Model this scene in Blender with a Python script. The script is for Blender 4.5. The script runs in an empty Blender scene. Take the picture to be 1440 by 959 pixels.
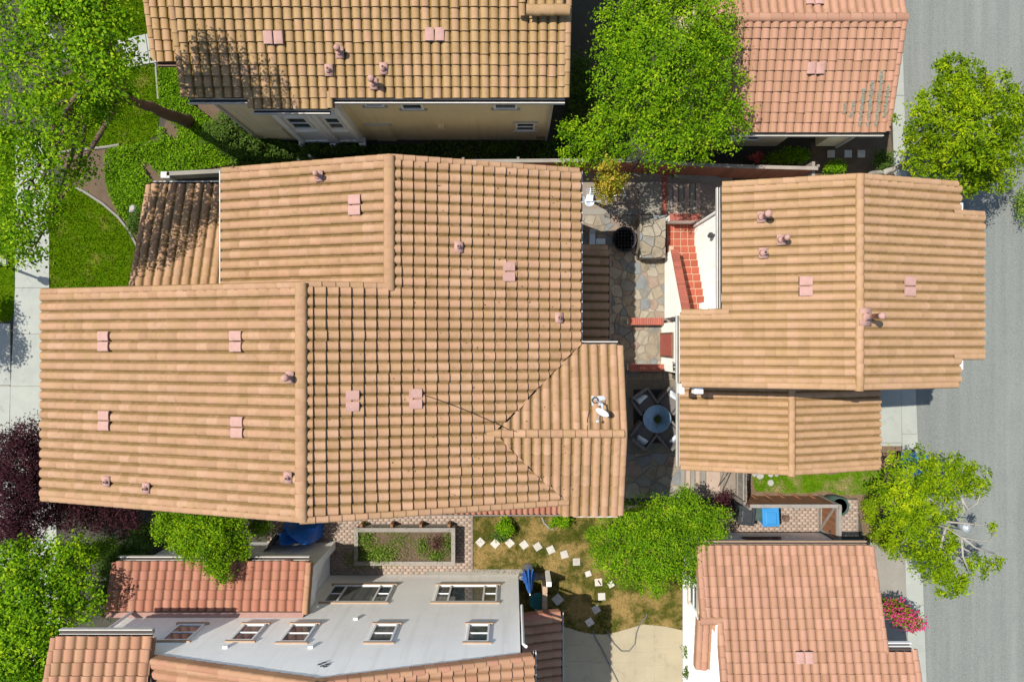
import bpy, math, random
import numpy as np
from mathutils import Vector, Matrix
random.seed(7); rng = np.random.default_rng(11)
SC = bpy.context.scene; COL = SC.collection
# ------------------------------------------------------------------ camera, sky, sun, exposure
H, FOC = 27.0, 960.0                       # camera height (m), focal length in photo pixels
cam = bpy.data.cameras.new('camera'); camo = bpy.data.objects.new('camera', cam); COL.objects.link(camo)
camo.location = (0, 0, H); camo.rotation_euler = (0, 0, 0)
cam.sensor_width = 36; cam.lens = 24; cam.clip_end = 2000; cam.clip_start = .1
SC.camera = camo
SUNV = Vector((-.47, .178, 1)).normalized()          # towards the sun
W = bpy.data.worlds.new('World'); SC.world = W; W.use_nodes = True
wn = W.node_tree; bg = wn.nodes['Background']
sky = wn.nodes.new('ShaderNodeTexSky'); sky.sky_type = 'NISHITA'; sky.sun_disc = False
sky.sun_elevation = math.asin(SUNV.z); sky.sun_rotation = math.atan2(SUNV.x, SUNV.y)
wn.links.new(sky.outputs[0], bg.inputs[0]); bg.inputs[1].default_value = .12
sl = bpy.data.lights.new('sun', 'SUN'); so = bpy.data.objects.new('sun', sl); COL.objects.link(so)
sl.energy = 4.6; sl.angle = math.radians(.5); sl.color = (1, .95, .87)
so.rotation_euler = SUNV.to_track_quat('Z', 'Y').to_euler(); so.location = (0, 0, 60)
vs = SC.view_settings; vs.view_transform = 'Standard'; vs.look = 'None'; vs.gamma = 1; vs.exposure = .7

# ------------------------------------------------------------------ helpers
def P(px, py, z=0.0):
    k = (H - z) / FOC
    return Vector(((px - 720) * k, (479.5 - py) * k, z))
def PX(px, z=0.): return (px - 720) * (H - z) / FOC
def PY(py, z=0.): return (479.5 - py) * (H - z) / FOC
def poly_px(pts, z=0.): return [(PX(a, z), PY(b, z)) for a, b in pts]
def inside(poly, X, Y):
    X = np.asarray(X); Y = np.asarray(Y); c = np.zeros(X.shape, bool); n = len(poly)
    for i in range(n):
        x0, y0 = poly[i]; x1, y1 = poly[(i + 1) % n]
        if y0 == y1: continue
        k = ((y0 > Y) != (y1 > Y)) & (X < (x1 - x0) * (Y - y0) / (y1 - y0) + x0)
        c ^= k
    return c
def tag(o, label=None, cat=None, group=None, kind=None):
    if label: o['label'] = label
    if cat: o['category'] = cat
    if group: o['group'] = group
    if kind: o['kind'] = kind
    return o
def empty(name, loc, label, cat, group=None, rz=0.):
    o = bpy.data.objects.new(name, None); COL.objects.link(o); o.location = loc; o.rotation_euler = (0, 0, rz)
    o.empty_display_size = .2
    return tag(o, label, cat, group)
def link(name, me, parent=None, world=False):
    o = bpy.data.objects.new(name, me); COL.objects.link(o)
    if parent is not None:
        o.parent = parent
        if world: o.matrix_parent_inverse = Matrix.Translation(-parent.location)
    return o
def copy_tree(o, parent=None):
    c = o.copy(); COL.objects.link(c)
    if parent is not None: c.parent = parent
    for ch in list(o.children): copy_tree(ch, c)
    return c
def np_mesh(name, V, Fq, mats, attrs=None, smooth=False):
    """V (n,3), Fq (m,k) equal-size faces"""
    me = bpy.data.meshes.new(name); V = np.asarray(V, np.float32); Fq = np.asarray(Fq, np.int32)
    m, k = Fq.shape
    me.vertices.add(len(V)); me.vertices.foreach_set('co', V.ravel())
    me.loops.add(m * k); me.loops.foreach_set('vertex_index', Fq.ravel())
    me.polygons.add(m); me.polygons.foreach_set('loop_start', np.arange(m, dtype=np.int32) * k)
    try: me.polygons.foreach_set('loop_total', np.full(m, k, np.int32))
    except Exception: pass
    me.update(calc_edges=True)
    for mt in mats: me.materials.append(mt)
    for nm, a in (attrs or {}).items():
        at = me.attributes.new(nm, 'FLOAT', 'POINT'); at.data.foreach_set('value', np.asarray(a, np.float32))
    if smooth: me.polygons.foreach_set('use_smooth', np.ones(m, bool))
    me.validate(); return me
class MB:
    def __init__(s): s.v = []; s.f = []; s.m = []
    def add(s, V, Fs, mi=0):
        b = len(s.v); s.v += [tuple(p) for p in V]
        for f in Fs: s.f.append([b + i for i in f]); s.m.append(mi)
        return s
    def hexa(s, c, mi=0):
        return s.add(c, [(3, 2, 1, 0), (4, 5, 6, 7), (0, 1, 5, 4), (1, 2, 6, 5), (2, 3, 7, 6), (3, 0, 4, 7)], mi)
    def box(s, x0, x1, y0, y1, z0, z1, mi=0):
        x0, x1 = sorted((x0, x1)); y0, y1 = sorted((y0, y1)); z0, z1 = sorted((z0, z1))
        return s.hexa([(x0, y0, z0), (x1, y0, z0), (x1, y1, z0), (x0, y1, z0), (x0, y0, z1), (x1, y0, z1), (x1, y1, z1), (x0, y1, z1)], mi)
    def obox(s, c, size, rot=(0, 0, 0), mi=0, taper=1.0):
        from mathutils import Euler
        R = Euler(rot).to_matrix(); a, b, d = [q / 2 for q in size]; pts = []
        for z, t in ((-d, 1), (d, taper)):
            for x, y in ((-a, -b), (a, -b), (a, b), (-a, b)):
                pts.append(Vector(c) + R @ Vector((x * t, y * t, z)))
        return s.hexa(pts, mi)
    def bar(s, p0, p1, w, h, mi=0):
        p0 = Vector(p0); p1 = Vector(p1); d = (p1 - p0).normalized()
        a = d.cross(Vector((0, 0, 1)))
        a = a.normalized() if a.length > 1e-4 else Vector((1, 0, 0)); b = a.cross(d)
        pts = []
        for p in (p0, p1):
            for i, j in ((-1, -1), (1, -1), (1, 1), (-1, 1)): pts.append(p + a * (i * w / 2) + b * (j * h / 2))
        return s.hexa(pts, mi)
    def prism(s, poly, z0, z1, mi=0):
        n = len(poly); f0 = z0 if callable(z0) else (lambda x, y: z0); f1 = z1 if callable(z1) else (lambda x, y: z1)
        ar = sum(poly[i][0] * poly[(i + 1) % n][1] - poly[(i + 1) % n][0] * poly[i][1] for i in range(n))
        if ar < 0: poly = poly[::-1]
        V = [(x, y, f0(x, y)) for x, y in poly] + [(x, y, f1(x, y)) for x, y in poly]
        return s.add(V, [list(range(n))[::-1], list(range(n, 2 * n))] + [(i, (i + 1) % n, n + (i + 1) % n, n + i) for i in range(n)], mi)
    def extr(s, prof, axis, a0, a1, mi=0):
        """profile polygon (q,z) extruded along axis 'x' or 'y'"""
        n = len(prof); mk = (lambda q, z, a: (q, a, z)) if axis == 'y' else (lambda q, z, a: (a, q, z))
        V = [mk(q, z, a0) for q, z in prof] + [mk(q, z, a1) for q, z in prof]
        return s.add(V, [list(range(n))[::-1], list(range(n, 2 * n))] + [(i, (i + 1) % n, n + (i + 1) % n, n + i) for i in range(n)], mi)
    def tube(s, pts, r, n=8, mi=0, cap=True):
        pts = [Vector(p) for p in pts]; rs = r if isinstance(r, (list, tuple)) else [r] * len(pts); b = len(s.v)
        for i, p in enumerate(pts):
            d = (pts[min(i + 1, len(pts) - 1)] - pts[max(i - 1, 0)])
            d = d.normalized() if d.length > 1e-6 else Vector((0, 0, 1))
            a = d.cross(Vector((0, .37, 1)) if abs(d.z) < .9 else Vector((1, .1, 0))).normalized(); c = d.cross(a)
            for k in range(n):
                t = 2 * math.pi * k / n; s.v.append(tuple(p + (a * math.cos(t) + c * math.sin(t)) * rs[i]))
        for i in range(len(pts) - 1):
            for k in range(n):
                s.f.append([b + i * n + k, b + i * n + (k + 1) % n, b + (i + 1) * n + (k + 1) % n, b + (i + 1) * n + k]); s.m.append(mi)
        if cap:
            s.f.append([b + k for k in range(n)][::-1]); s.m.append(mi)
            s.f.append([b + (len(pts) - 1) * n + k for k in range(n)]); s.m.append(mi)
        return s
    def lathe(s, c, prof, n=20, mi=0):
        b = len(s.v); c = Vector(c)
        for r, z in prof:
            for k in range(n):
                t = 2 * math.pi * k / n; s.v.append((c.x + r * math.cos(t), c.y + r * math.sin(t), c.z + z))
        for i in range(len(prof) - 1):
            for k in range(n):
                s.f.append([b + i * n + k, b + i * n + (k + 1) % n, b + (i + 1) * n + (k + 1) % n, b + (i + 1) * n + k]); s.m.append(mi)
        s.f.append([b + k for k in range(n)][::-1]); s.m.append(mi)
        s.f.append([b + (len(prof) - 1) * n + k for k in range(n)]); s.m.append(mi)
        return s
    def mesh(s, name, mats, smooth=False, bevel=0.):
        me = bpy.data.meshes.new(name); me.from_pydata(s.v, [], s.f); mats = mats if isinstance(mats, (list, tuple)) else [mats]
        for m in mats: me.materials.append(m)
        me.polygons.foreach_set('material_index', s.m)
        import bmesh
        bm = bmesh.new(); bm.from_mesh(me)
        if bevel: bmesh.ops.bevel(bm, geom=bm.edges[:], offset=bevel, segments=1, affect='EDGES')
        bmesh.ops.recalc_face_normals(bm, faces=bm.faces); bm.to_mesh(me); bm.free()
        if smooth: me.shade_smooth()
        me.update(); return me
    def build(s, name, mats, parent=None, world=False, smooth=False, bevel=0.):
        return link(name, s.mesh(name, mats, smooth, bevel), parent, world)

# ------------------------------------------------------------------ materials
class NT:
    def __init__(s, name):
        s.m = bpy.data.materials.new(name); s.m.use_nodes = True; s.t = s.m.node_tree; s.t.nodes.clear()
        s.out = s.t.nodes.new('ShaderNodeOutputMaterial')
    def n(s, ty, ins=None, **kw):
        nd = s.t.nodes.new('ShaderNode' + ty)
        for k, v in kw.items(): setattr(nd, k, v)
        for k, v in (ins or {}).items():
            if hasattr(v, 'is_output') or isinstance(v, bpy.types.NodeSocket): s.t.links.new(v, nd.inputs[k])
            else: nd.inputs[k].default_value = v
        return nd
    def noise(s, vec, scale, detail=3, rough=.55):
        return s.n('TexNoise', {'Vector': vec, 'Scale': scale, 'Detail': detail, 'Roughness': rough}).outputs[0]
    def math(s, op, a, b=0.): return s.n('Math', {0: a, 1: b}, operation=op).outputs[0]
    def rng(s, v, a, b, c=0., d=1.): return s.n('MapRange', {0: v, 1: a, 2: b, 3: c, 4: d}).outputs[0]
    def mix(s, f, a, b, bt='MIX'):
        nd = s.n('Mix', {0: f}, data_type='RGBA', blend_type=bt)
        for i, v in ((6, a), (7, b)):
            if isinstance(v, bpy.types.NodeSocket): s.t.links.new(v, nd.inputs[i])
            else: nd.inputs[i].default_value = (*v[:3], 1)
        return nd.outputs[2]
    def ramp(s, f, stops):
        nd = s.n('ValToRGB', {0: f}); cr = nd.color_ramp
        while len(cr.elements) < len(stops): cr.elements.new(.5)
        for e, (p, c) in zip(cr.elements, stops): e.position = p; e.color = (*c, 1)
        return nd.outputs[0]
    def pos(s): return s.n('NewGeometry').outputs['Position']
    def finish(s, col, rough=.8, bump=None, bstr=.3, bdist=.02, metal=0., spec=.3, normal=None):
        p = s.n('BsdfPrincipled', {'Roughness': rough, 'Metallic': metal, 'Specular IOR Level': spec})
        if isinstance(col, bpy.types.NodeSocket): s.t.links.new(col, p.inputs['Base Color'])
        else: p.inputs['Base Color'].default_value = (*col, 1)
        if bump is not None:
            b = s.n('Bump', {'Height': bump, 'Strength': bstr, 'Distance': bdist}); s.t.links.new(b.outputs[0], p.inputs['Normal'])
        s.t.links.new(p.outputs[0], s.out.inputs[0]); return s.m
def pm(name, c1, c2=None, scale=3., rough=.8, bump=.25, bscale=40., fine=.12, dirt=None, metal=0., spec=.3, stretch=None, tint=False):
    t = NT(name); v = t.pos()
    if stretch: v = t.n('Mapping', {'Vector': v, 'Scale': stretch}).outputs[0]
    c2 = c2 or tuple(x * .8 for x in c1)
    col = t.mix(t.rng(t.noise(v, scale, 5, .6), .3, .7), c1, c2)
    f = t.noise(v, bscale, 3)
    col = t.mix(t.rng(f, .25, .75, 0, fine * 2), col, tuple(x * .45 for x in c1))
    if dirt: col = t.mix(t.rng(t.noise(v, dirt[1], 6, .65), dirt[2], dirt[2] + .15, 0, .8), col, dirt[0])
    if tint:
        r = t.math('FRACT', t.math('ADD', t.n('ObjectInfo').outputs['Random'], t.n('Attribute', attribute_name='tint').outputs['Fac']))
        col = t.mix(1., col, t.ramp(r, [(0, (.80, .78, .76)), (.5, (1, 1, 1)), (1, (1.1, 1.03, .98))]), 'MULTIPLY')
    return t.finish(col, rough, f, bump, .01, metal, spec)
def stucco(name, a, b, streak):
    t = NT(name); v = t.pos()
    col = t.mix(t.rng(t.noise(v, .9, 5, .6), .3, .7), a, b)
    sv = t.n('Mapping', {'Vector': v, 'Scale': (4.5, 4.5, .22)}).outputs[0]
    col = t.mix(t.rng(t.noise(sv, 1., 5, .65), .52, .78, 0, .55), col, streak)
    col = t.mix(t.rng(t.noise(v, 3.2, 6, .7), .58, .8, 0, .4), col, streak)
    f = t.noise(v, 55, 4, .7); return t.finish(col, .92, f, .5, .012, 0, .15)
def tile_mat(name, cols, ochre, ochre_amt=.6, dark=.25, pink=None):
    t = NT(name); v = t.pos()
    r = t.math('FRACT', t.math('ADD', t.n('ObjectInfo').outputs['Random'], t.n('Attribute', attribute_name='tint').outputs['Fac']))
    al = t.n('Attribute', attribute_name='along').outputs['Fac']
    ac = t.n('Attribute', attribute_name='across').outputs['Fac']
    n = len(cols); col = t.ramp(r, [((i + .5) / n, c) for i, c in enumerate(cols)])
    big = t.noise(v, .9, 4); med = t.noise(v, 6., 5, .65); fin = t.noise(v, 45., 3)
    # ochre lichen in patches; edge puts both lichen and painted shade into the troughs
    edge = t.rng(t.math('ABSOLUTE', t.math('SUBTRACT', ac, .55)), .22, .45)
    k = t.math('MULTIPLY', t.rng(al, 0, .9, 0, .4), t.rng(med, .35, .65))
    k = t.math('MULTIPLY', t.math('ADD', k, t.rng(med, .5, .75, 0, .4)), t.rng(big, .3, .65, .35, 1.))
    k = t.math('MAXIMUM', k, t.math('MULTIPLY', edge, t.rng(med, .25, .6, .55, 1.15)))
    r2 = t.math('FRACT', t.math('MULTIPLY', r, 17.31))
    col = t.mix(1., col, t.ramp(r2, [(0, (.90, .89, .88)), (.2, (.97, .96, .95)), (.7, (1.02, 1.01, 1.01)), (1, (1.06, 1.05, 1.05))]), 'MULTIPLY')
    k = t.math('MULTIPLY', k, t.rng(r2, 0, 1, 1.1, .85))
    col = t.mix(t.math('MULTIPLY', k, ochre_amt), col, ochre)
    col = t.mix(t.rng(t.noise(v, 14., 6, .7), .6, .8, 0, dark), col, (.09, .075, .05))
    col = t.mix(t.rng(fin, .3, .75, 0, .22), col, (.2, .12, .07))
    m = t.finish(col, .85, fin, .25, .012, 0, .2); return m
def leaf_mat(name, stops, trans=.35, yellow=None):
    t = NT(name); r = t.n('Attribute', attribute_name='tint').outputs['Fac']; v = t.pos()
    col = t.ramp(r, stops)
    col = t.mix(t.rng(t.noise(v, 1.1, 3), .35, .7, 0, .45), col, stops[0][1])
    d = t.n('BsdfPrincipled', {'Base Color': col, 'Roughness': .65, 'Specular IOR Level': .08})
    tr = t.n('BsdfTranslucent', {'Color': t.mix(1., col, (1.25, 1.2, .5), 'MULTIPLY')})
    mx = t.n('MixShader', {0: trans, 1: d.outputs[0], 2: tr.outputs[0]})
    t.t.links.new(mx.outputs[0], t.out.inputs[0]); return t.m
M = {}
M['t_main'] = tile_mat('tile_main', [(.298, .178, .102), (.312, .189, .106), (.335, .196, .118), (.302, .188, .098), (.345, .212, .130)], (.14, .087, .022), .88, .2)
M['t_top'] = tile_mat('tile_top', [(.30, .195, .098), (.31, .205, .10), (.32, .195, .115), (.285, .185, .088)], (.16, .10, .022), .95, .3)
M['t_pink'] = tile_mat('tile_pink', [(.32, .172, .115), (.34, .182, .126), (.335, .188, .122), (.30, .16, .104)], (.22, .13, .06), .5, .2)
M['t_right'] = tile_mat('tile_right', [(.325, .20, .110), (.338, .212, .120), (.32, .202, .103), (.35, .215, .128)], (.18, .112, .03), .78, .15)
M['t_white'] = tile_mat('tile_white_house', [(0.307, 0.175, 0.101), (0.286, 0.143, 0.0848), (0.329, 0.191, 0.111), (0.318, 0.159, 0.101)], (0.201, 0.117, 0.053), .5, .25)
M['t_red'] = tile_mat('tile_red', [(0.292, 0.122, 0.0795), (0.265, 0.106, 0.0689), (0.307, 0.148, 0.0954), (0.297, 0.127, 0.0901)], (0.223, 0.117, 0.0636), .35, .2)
M['litter'] = pm('leaf_litter', (.11, .07, .035), (.06, .04, .02), 20, .95)
M['lichen'] = pm('grey_lichen', (.22, .23, .18), (.16, .17, .13), 9, .95)
M['deck'] = pm('roof_underlay', (.05, .04, .035))
M['pink'] = pm('pink_vent_paint', (.40, .235, .20), (.335, .20, .16), 8, .8, .15, 60, .15, dirt=((.26, .17, .11), 5, .55))
M['dark'] = pm('dark_metal', (.045, .045, .047), rough=.5)
M['ash'] = pm('ash', (.12, .115, .105), (.07, .068, .065), 9, .95)
M['black'] = pm('black_paint', (.012, .012, .014), rough=.45)
M['stucco_w'] = stucco('white_stucco', (.90, .885, .835), (.85, .835, .79), (.64, .61, .545))
M['stucco_b'] = stucco('beige_stucco', (.74, .63, .40), (.66, .56, .355), (.5, .42, .27))
M['white'] = pm('white_paint', (.8, .8, .78), (.74, .74, .72), 4, .55, .08, 30, .03)
M['gutter'] = pm('gutter_paint', (0.495, 0.473, 0.427), (0.413, 0.39, 0.345), 3, .6, .1, 30, .08)
M['trim'] = pm('tan_trim', (0.375, 0.27, 0.18), (0.315, 0.217, 0.143), 5, .7, .2, 50, .1)
M['brown'] = pm('brown_trim', (.16, .09, .06), (.12, .07, .045), 5, .6)
M['conc'] = pm('concrete', (.29, .30, .262), (.245, .255, .225), 1.2, .9, .3, 45, .09, dirt=((.19, .195, .17), 1.7, .58))
M['conc2'] = pm('old_concrete', (0.221, 0.207, 0.175), (0.184, 0.17, 0.143), 1.6, .9, .3, 40, .1, dirt=((0.129, 0.12, 0.101), 2.3, .6))
M['stamp'] = pm('stamped_concrete', (.305, .26, .172), (.26, .22, .145), 1.1, .85, .4, 25, .1, dirt=((.21, .175, .115), 2.2, .58))
M['soil'] = pm('soil', (0.12, 0.081, 0.051), (0.078, 0.054, 0.033), 2.5, .95, .8, 18, .25)
M['mulch'] = pm('mulch', (0.165, 0.11, 0.066), (0.11, 0.0715, 0.0413), 4, .95, .9, 22, .25)
M['ground'] = pm('bare_ground', (.055, .05, .035), (.035, .035, .025), 1.5, .95, .7, 15, .2)
M['wood'] = pm('fence_wood', (.28, .105, .06), (.21, .08, .045), 3, .8, .4, 40, .2, stretch=(6, 6, .6), tint=True)
M['greywood'] = pm('grey_wood', (0.252, 0.231, 0.203), (0.196, 0.178, 0.158), 4, .85, .4, 40, .15, tint=True)
M['cedar'] = pm('cedar_wood', (0.252, 0.119, 0.0595), (0.196, 0.091, 0.0455), 3, .75, .4, 40, .2, stretch=(4.2, 4.2, 0.49), tint=True)
M['brick'] = pm('red_brick', (0.325, 0.101, 0.0715), (0.273, 0.0845, 0.0585), 6, .85, .4, 50, .15, tint=True)
M['terra'] = pm('terracotta', (.29, .066, .033), (.25, .056, .028), 3, .65, .2, 30, .1, dirt=((.20, .07, .045), 3, .58), tint=True)
M['grout'] = pm('grout', (.42, .30, .20), (.36, .25, .17), 6)
M['mortar'] = pm('mortar', (.22, .18, .145), (.17, .14, .115), 6, .9, .4, 30)
M['paver'] = pm('brick_paver', (.34, .265, .215), (.29, .225, .18), 3, .9, .35, 40, .1, tint=True)
M['stepstone'] = pm('white_step_stone', (.46, .44, .39), (.38, .36, .32), 5, .9, .35, 40, .12, dirt=((.26, .23, .17), 3, .56), tint=True)
M['rock'] = pm('pale_rock', (0.325, 0.312, 0.286), (0.26, 0.247, 0.227), 5, .9, .5, 20)
M['bark'] = pm('bark', (.15, .09, .065), (.095, .06, .045), 5, .9, .9, 25, .25)
M['barkpale'] = pm('pale_bark', (0.299, 0.28, 0.24), (0.234, 0.215, 0.182), 6, .85, .5, 25, .15)
M['wicker'] = pm('grey_wicker', (.15, .14, .135), (.11, .10, .095), 20, .7, .6, 70, .2)
M['cushion'] = pm('pale_blue_cloth', (.42, .50, .56), (.66, .70, .72), 7, .9, .2, 60, .04)
M['rug'] = pm('dark_rug', (.028, .028, .03), (.02, .02, .022), 8, .95)
M['rugedge'] = pm('brown_rug_border', (.17, .15, .12), (.13, .115, .09), 8, .95)
M['bluebin'] = pm('blue_plastic', (.03, .20, .44), (.027, .18, .40), 4, .55, .1, 40, .08)
M['blackbin'] = pm('black_plastic', (.03, .033, .036), (.022, .025, .028), 4, .5, .1, 40, .05)
M['greenbin'] = pm('green_plastic', (.05, .085, .07), (.035, .06, .05), 4, .5)
M['bluecloth'] = pm('blue_cloth', (.03, .15, .50), (.025, .11, .37), 4, .8, .3, 20, .1)
M['bluetarp'] = pm('blue_tarp', (.02, .15, .55), (.015, .11, .42), 4, .4, .3, 12, .06)
M['teal'] = pm('teal_plastic', (.02, .16, .17), (.015, .12, .13), 4, .5)
M['hose'] = pm('grey_hose', (.10, .11, .11), rough=.5)
M['steel'] = pm('galvanised_steel', (0.4, 0.432, 0.456), (0.336, 0.368, 0.392), 6, .45, .05, 40, .04, metal=.3)
M['cap'] = pm('pale_flashing', (0.403, 0.403, 0.39), (0.325, 0.325, 0.312), 5, .5)
def glass_mat(name, c, rough=.06):
    t = NT(name); v = t.pos(); col = t.mix(t.rng(t.noise(v, 1.7, 2), .4, .6), c, tuple(x * 1.7 for x in c))
    if name == 'window_glass': col = t.mix(t.rng(t.n('ObjectInfo').outputs['Random'], .55, .6, 0, t.rng(t.noise(t.n('Mapping', {'Vector': v, 'Scale': (9, 9, .4)}).outputs[0], 1., 2), .4, .6, .3, .8)), col, (.20, .19, .17))
    return t.finish(col, rough, spec=.8)
M['glass'] = glass_mat('window_glass', (.035, .05, .055))
M['tableglass'] = glass_mat('blue_glass_top', (.09, .16, .23), .2)
M['door_red'] = pm('red_door', (.33, .085, .06), (.28, .07, .05), 5, .6)
# asphalt: worn, faint tyre-polished streaks along the street
t = NT('asphalt'); v = t.pos()
st = t.n('Mapping', {'Vector': v, 'Scale': (2.2, .09, 1)}).outputs[0]
c = t.mix(t.rng(t.noise(st, 1., 5, .6), .3, .72), (.070, .079, .071), (.15, .162, .145))
c = t.mix(t.rng(t.noise(v, .8, 6, .7), .48, .72, 0, .7), c, (.08, .092, .088))
g = t.noise(v, 26, 5, .75)
c = t.mix(t.rng(g, .32, .72), c, (.205, .212, .194)); c = t.mix(t.rng(t.noise(v, 15, 4, .7), .55, .75, 0, .6), c, (.06, .068, .064))
M['asphalt'] = t.finish(c, .95, g, .9, .015, 0, .15)
def grass_mat(name, a, b, dry, amt):
    t = NT(name); v = t.pos()
    c = t.mix(t.rng(t.noise(v, 2.2, 5, .65), .3, .7), a, b)
    f = t.noise(v, 22, 4, .7); c = t.mix(t.rng(f, .3, .7, 0, .7), c, tuple(x * .55 for x in a))
    c = t.mix(t.rng(t.noise(v, 1.0, 6, .7), .62 - amt * .3, .78 - amt * .3, 0, .9), c, dry)
    r = t.n('Attribute', attribute_name='tint').outputs['Fac']
    c = t.mix(1., c, t.ramp(r, [(0, (.72, .75, .7)), (1, (1.3, 1.25, 1.2))]), 'MULTIPLY')
    return t.finish(c, .95, f, .8, .04, 0, .0)
M['grass'] = grass_mat('lawn_grass', (.062, .135, .003), (.11, .175, .004), (.18, .18, .03), .25)
M['drygrass'] = grass_mat('dry_grass', (.055, .072, .010), (.135, .112, .028), (.31, .205, .08), .62)
M['patchgrass'] = grass_mat('patchy_grass', (.085, .19, .006), (.14, .23, .010), (.28, .21, .11), .5)
def st3(a, b, c): return [(0, a), (.55, b), (1, c)]
M['l_plane'] = leaf_mat('leaf_plane_tree', st3((0.03825, 0.1062, 0.0017), (0.162, 0.324, 0.0045), (0.3864, 0.506, 0.01288)), .4)
M['l_broad'] = leaf_mat('leaf_broad_tree', st3((0.03825, 0.102, 0.0017), (0.162, 0.3105, 0.0045), (0.368, 0.4784, 0.01288)), .4)
M['l_pitt'] = leaf_mat('leaf_yellow_green', st3((0.051, 0.1105, 0.0017), (0.198, 0.3105, 0.0036), (0.4048, 0.4692, 0.0092)), .4)
M['l_crape'] = leaf_mat('leaf_crape', st3((.05, .125, .003), (.15, .30, .006), (.33, .44, .014)), .4)
M['l_plum'] = leaf_mat('leaf_purple', st3((.020, .007, .010), (.045, .012, .018), (.10, .035, .04)), .2)
M['l_ivy'] = leaf_mat('leaf_ground_cover', st3((0.04675, 0.1275, 0.00255), (0.162, 0.315, 0.0063), (0.3128, 0.4508, 0.0138)), .4)
M['l_shrub'] = leaf_mat('leaf_shrub', st3((.035, .075, .012), (.075, .135, .018), (.13, .19, .03)), .3)
M['l_red'] = leaf_mat('leaf_copper', st3((.13, .20, .01), (.40, .31, .03), (.66, .42, .10)), .4)
M['l_boug'] = leaf_mat('petal_magenta', st3((.30, .015, .09), (.52, .04, .17), (.62, .10, .24)), .3)
M['l_rose'] = leaf_mat('petal_red', st3((.40, .05, .05), (.5, .1, .09), (.55, .18, .15)), .3)
M['l_herb'] = leaf_mat('leaf_herb', st3((.07, .14, .015), (.17, .26, .03), (.33, .40, .09)), .3)
M['l_herbred'] = leaf_mat('leaf_herb_red', st3((.07, .03, .03), (.13, .05, .05), (.18, .09, .07)), .3)

# ------------------------------------------------------------------ foliage
def leaves(name, pts, size, mat, parent=None, up=.6, aspect=.55, nrm=None, world=True, flat=1.):
    pts = np.asarray(pts, float); n = len(pts)
    d = rng.normal(size=(n, 3)); d[:, 2] *= flat
    nn = rng.normal(size=(n, 3)); nn /= np.linalg.norm(nn, axis=1, keepdims=True)
    if nrm is not None: nn = nn * .7 + nrm * .5
    nn[:, 2] += up; nn /= np.linalg.norm(nn, axis=1, keepdims=True)
    d -= nn * (d * nn).sum(1, keepdims=True); d /= np.linalg.norm(d, axis=1, keepdims=True)
    s = np.cross(nn, d); L = (size * rng.uniform(.6, 1.3, n))[:, None]; Wd = L * aspect
    a = pts - d * L * .5; b = pts + d * L * .5 - nn * L * .12
    l = pts + s * Wd * .5 + nn * L * .08; r = pts - s * Wd * .5 + nn * L * .08
    V = np.stack([a, r, b, l], 1).reshape(-1, 3); i = np.arange(n)[:, None] * 4
    Fq = np.concatenate([i + [0, 1, 2], i + [0, 2, 3]], 1).reshape(-1, 3)
    ct = np.concatenate(CT) if CT and sum(map(len, CT)) == n else 0
    tint = np.repeat(np.clip(rng.normal(.47, .2, n) + ct, 0, 1), 4)
    me = np_mesh(name, V, Fq, [mat], {'tint': tint}); return link(name, me, parent, world)
CT = []                      # brightness of each twig's leaves, for the foliage built next
def clump_points(clusters, nclump, per, spread, fill=.25):
    """clusters: (centre, rx, ry, rz). Clumps sit on lumpy shells, leaves round each clump."""
    out = []; CT.clear(); vol = np.array([c[1] * c[2] for c in clusters]); cnt = np.maximum(1, (nclump * vol / vol.sum())).astype(int)
    nr = []
    for (c, rx, ry, rz), k in zip(clusters, cnt):
        u = rng.normal(size=(k, 3)); u /= np.linalg.norm(u, axis=1, keepdims=True)
        u[:, 2] = np.where(u[:, 2] < -.25, -u[:, 2], u[:, 2])
        rad = np.where(rng.random(k) < fill, rng.uniform(.3, .8, k), rng.uniform(.75, 1.18, k))
        q = u * rad[:, None] * np.array([rx, ry, rz]) + np.array(c)
        m = rng.integers(max(2, per // 2), per + per // 2 + 1, k); idx = np.repeat(np.arange(k), m)
        o = rng.normal(size=(len(idx), 3)); o *= spread * np.array([1, 1, .6])
        out.append(q[idx] + o); nr.append(u[idx]); CT.append(rng.normal(0, .17, k)[idx])
    return np.concatenate(out), np.concatenate(nr)
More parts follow.
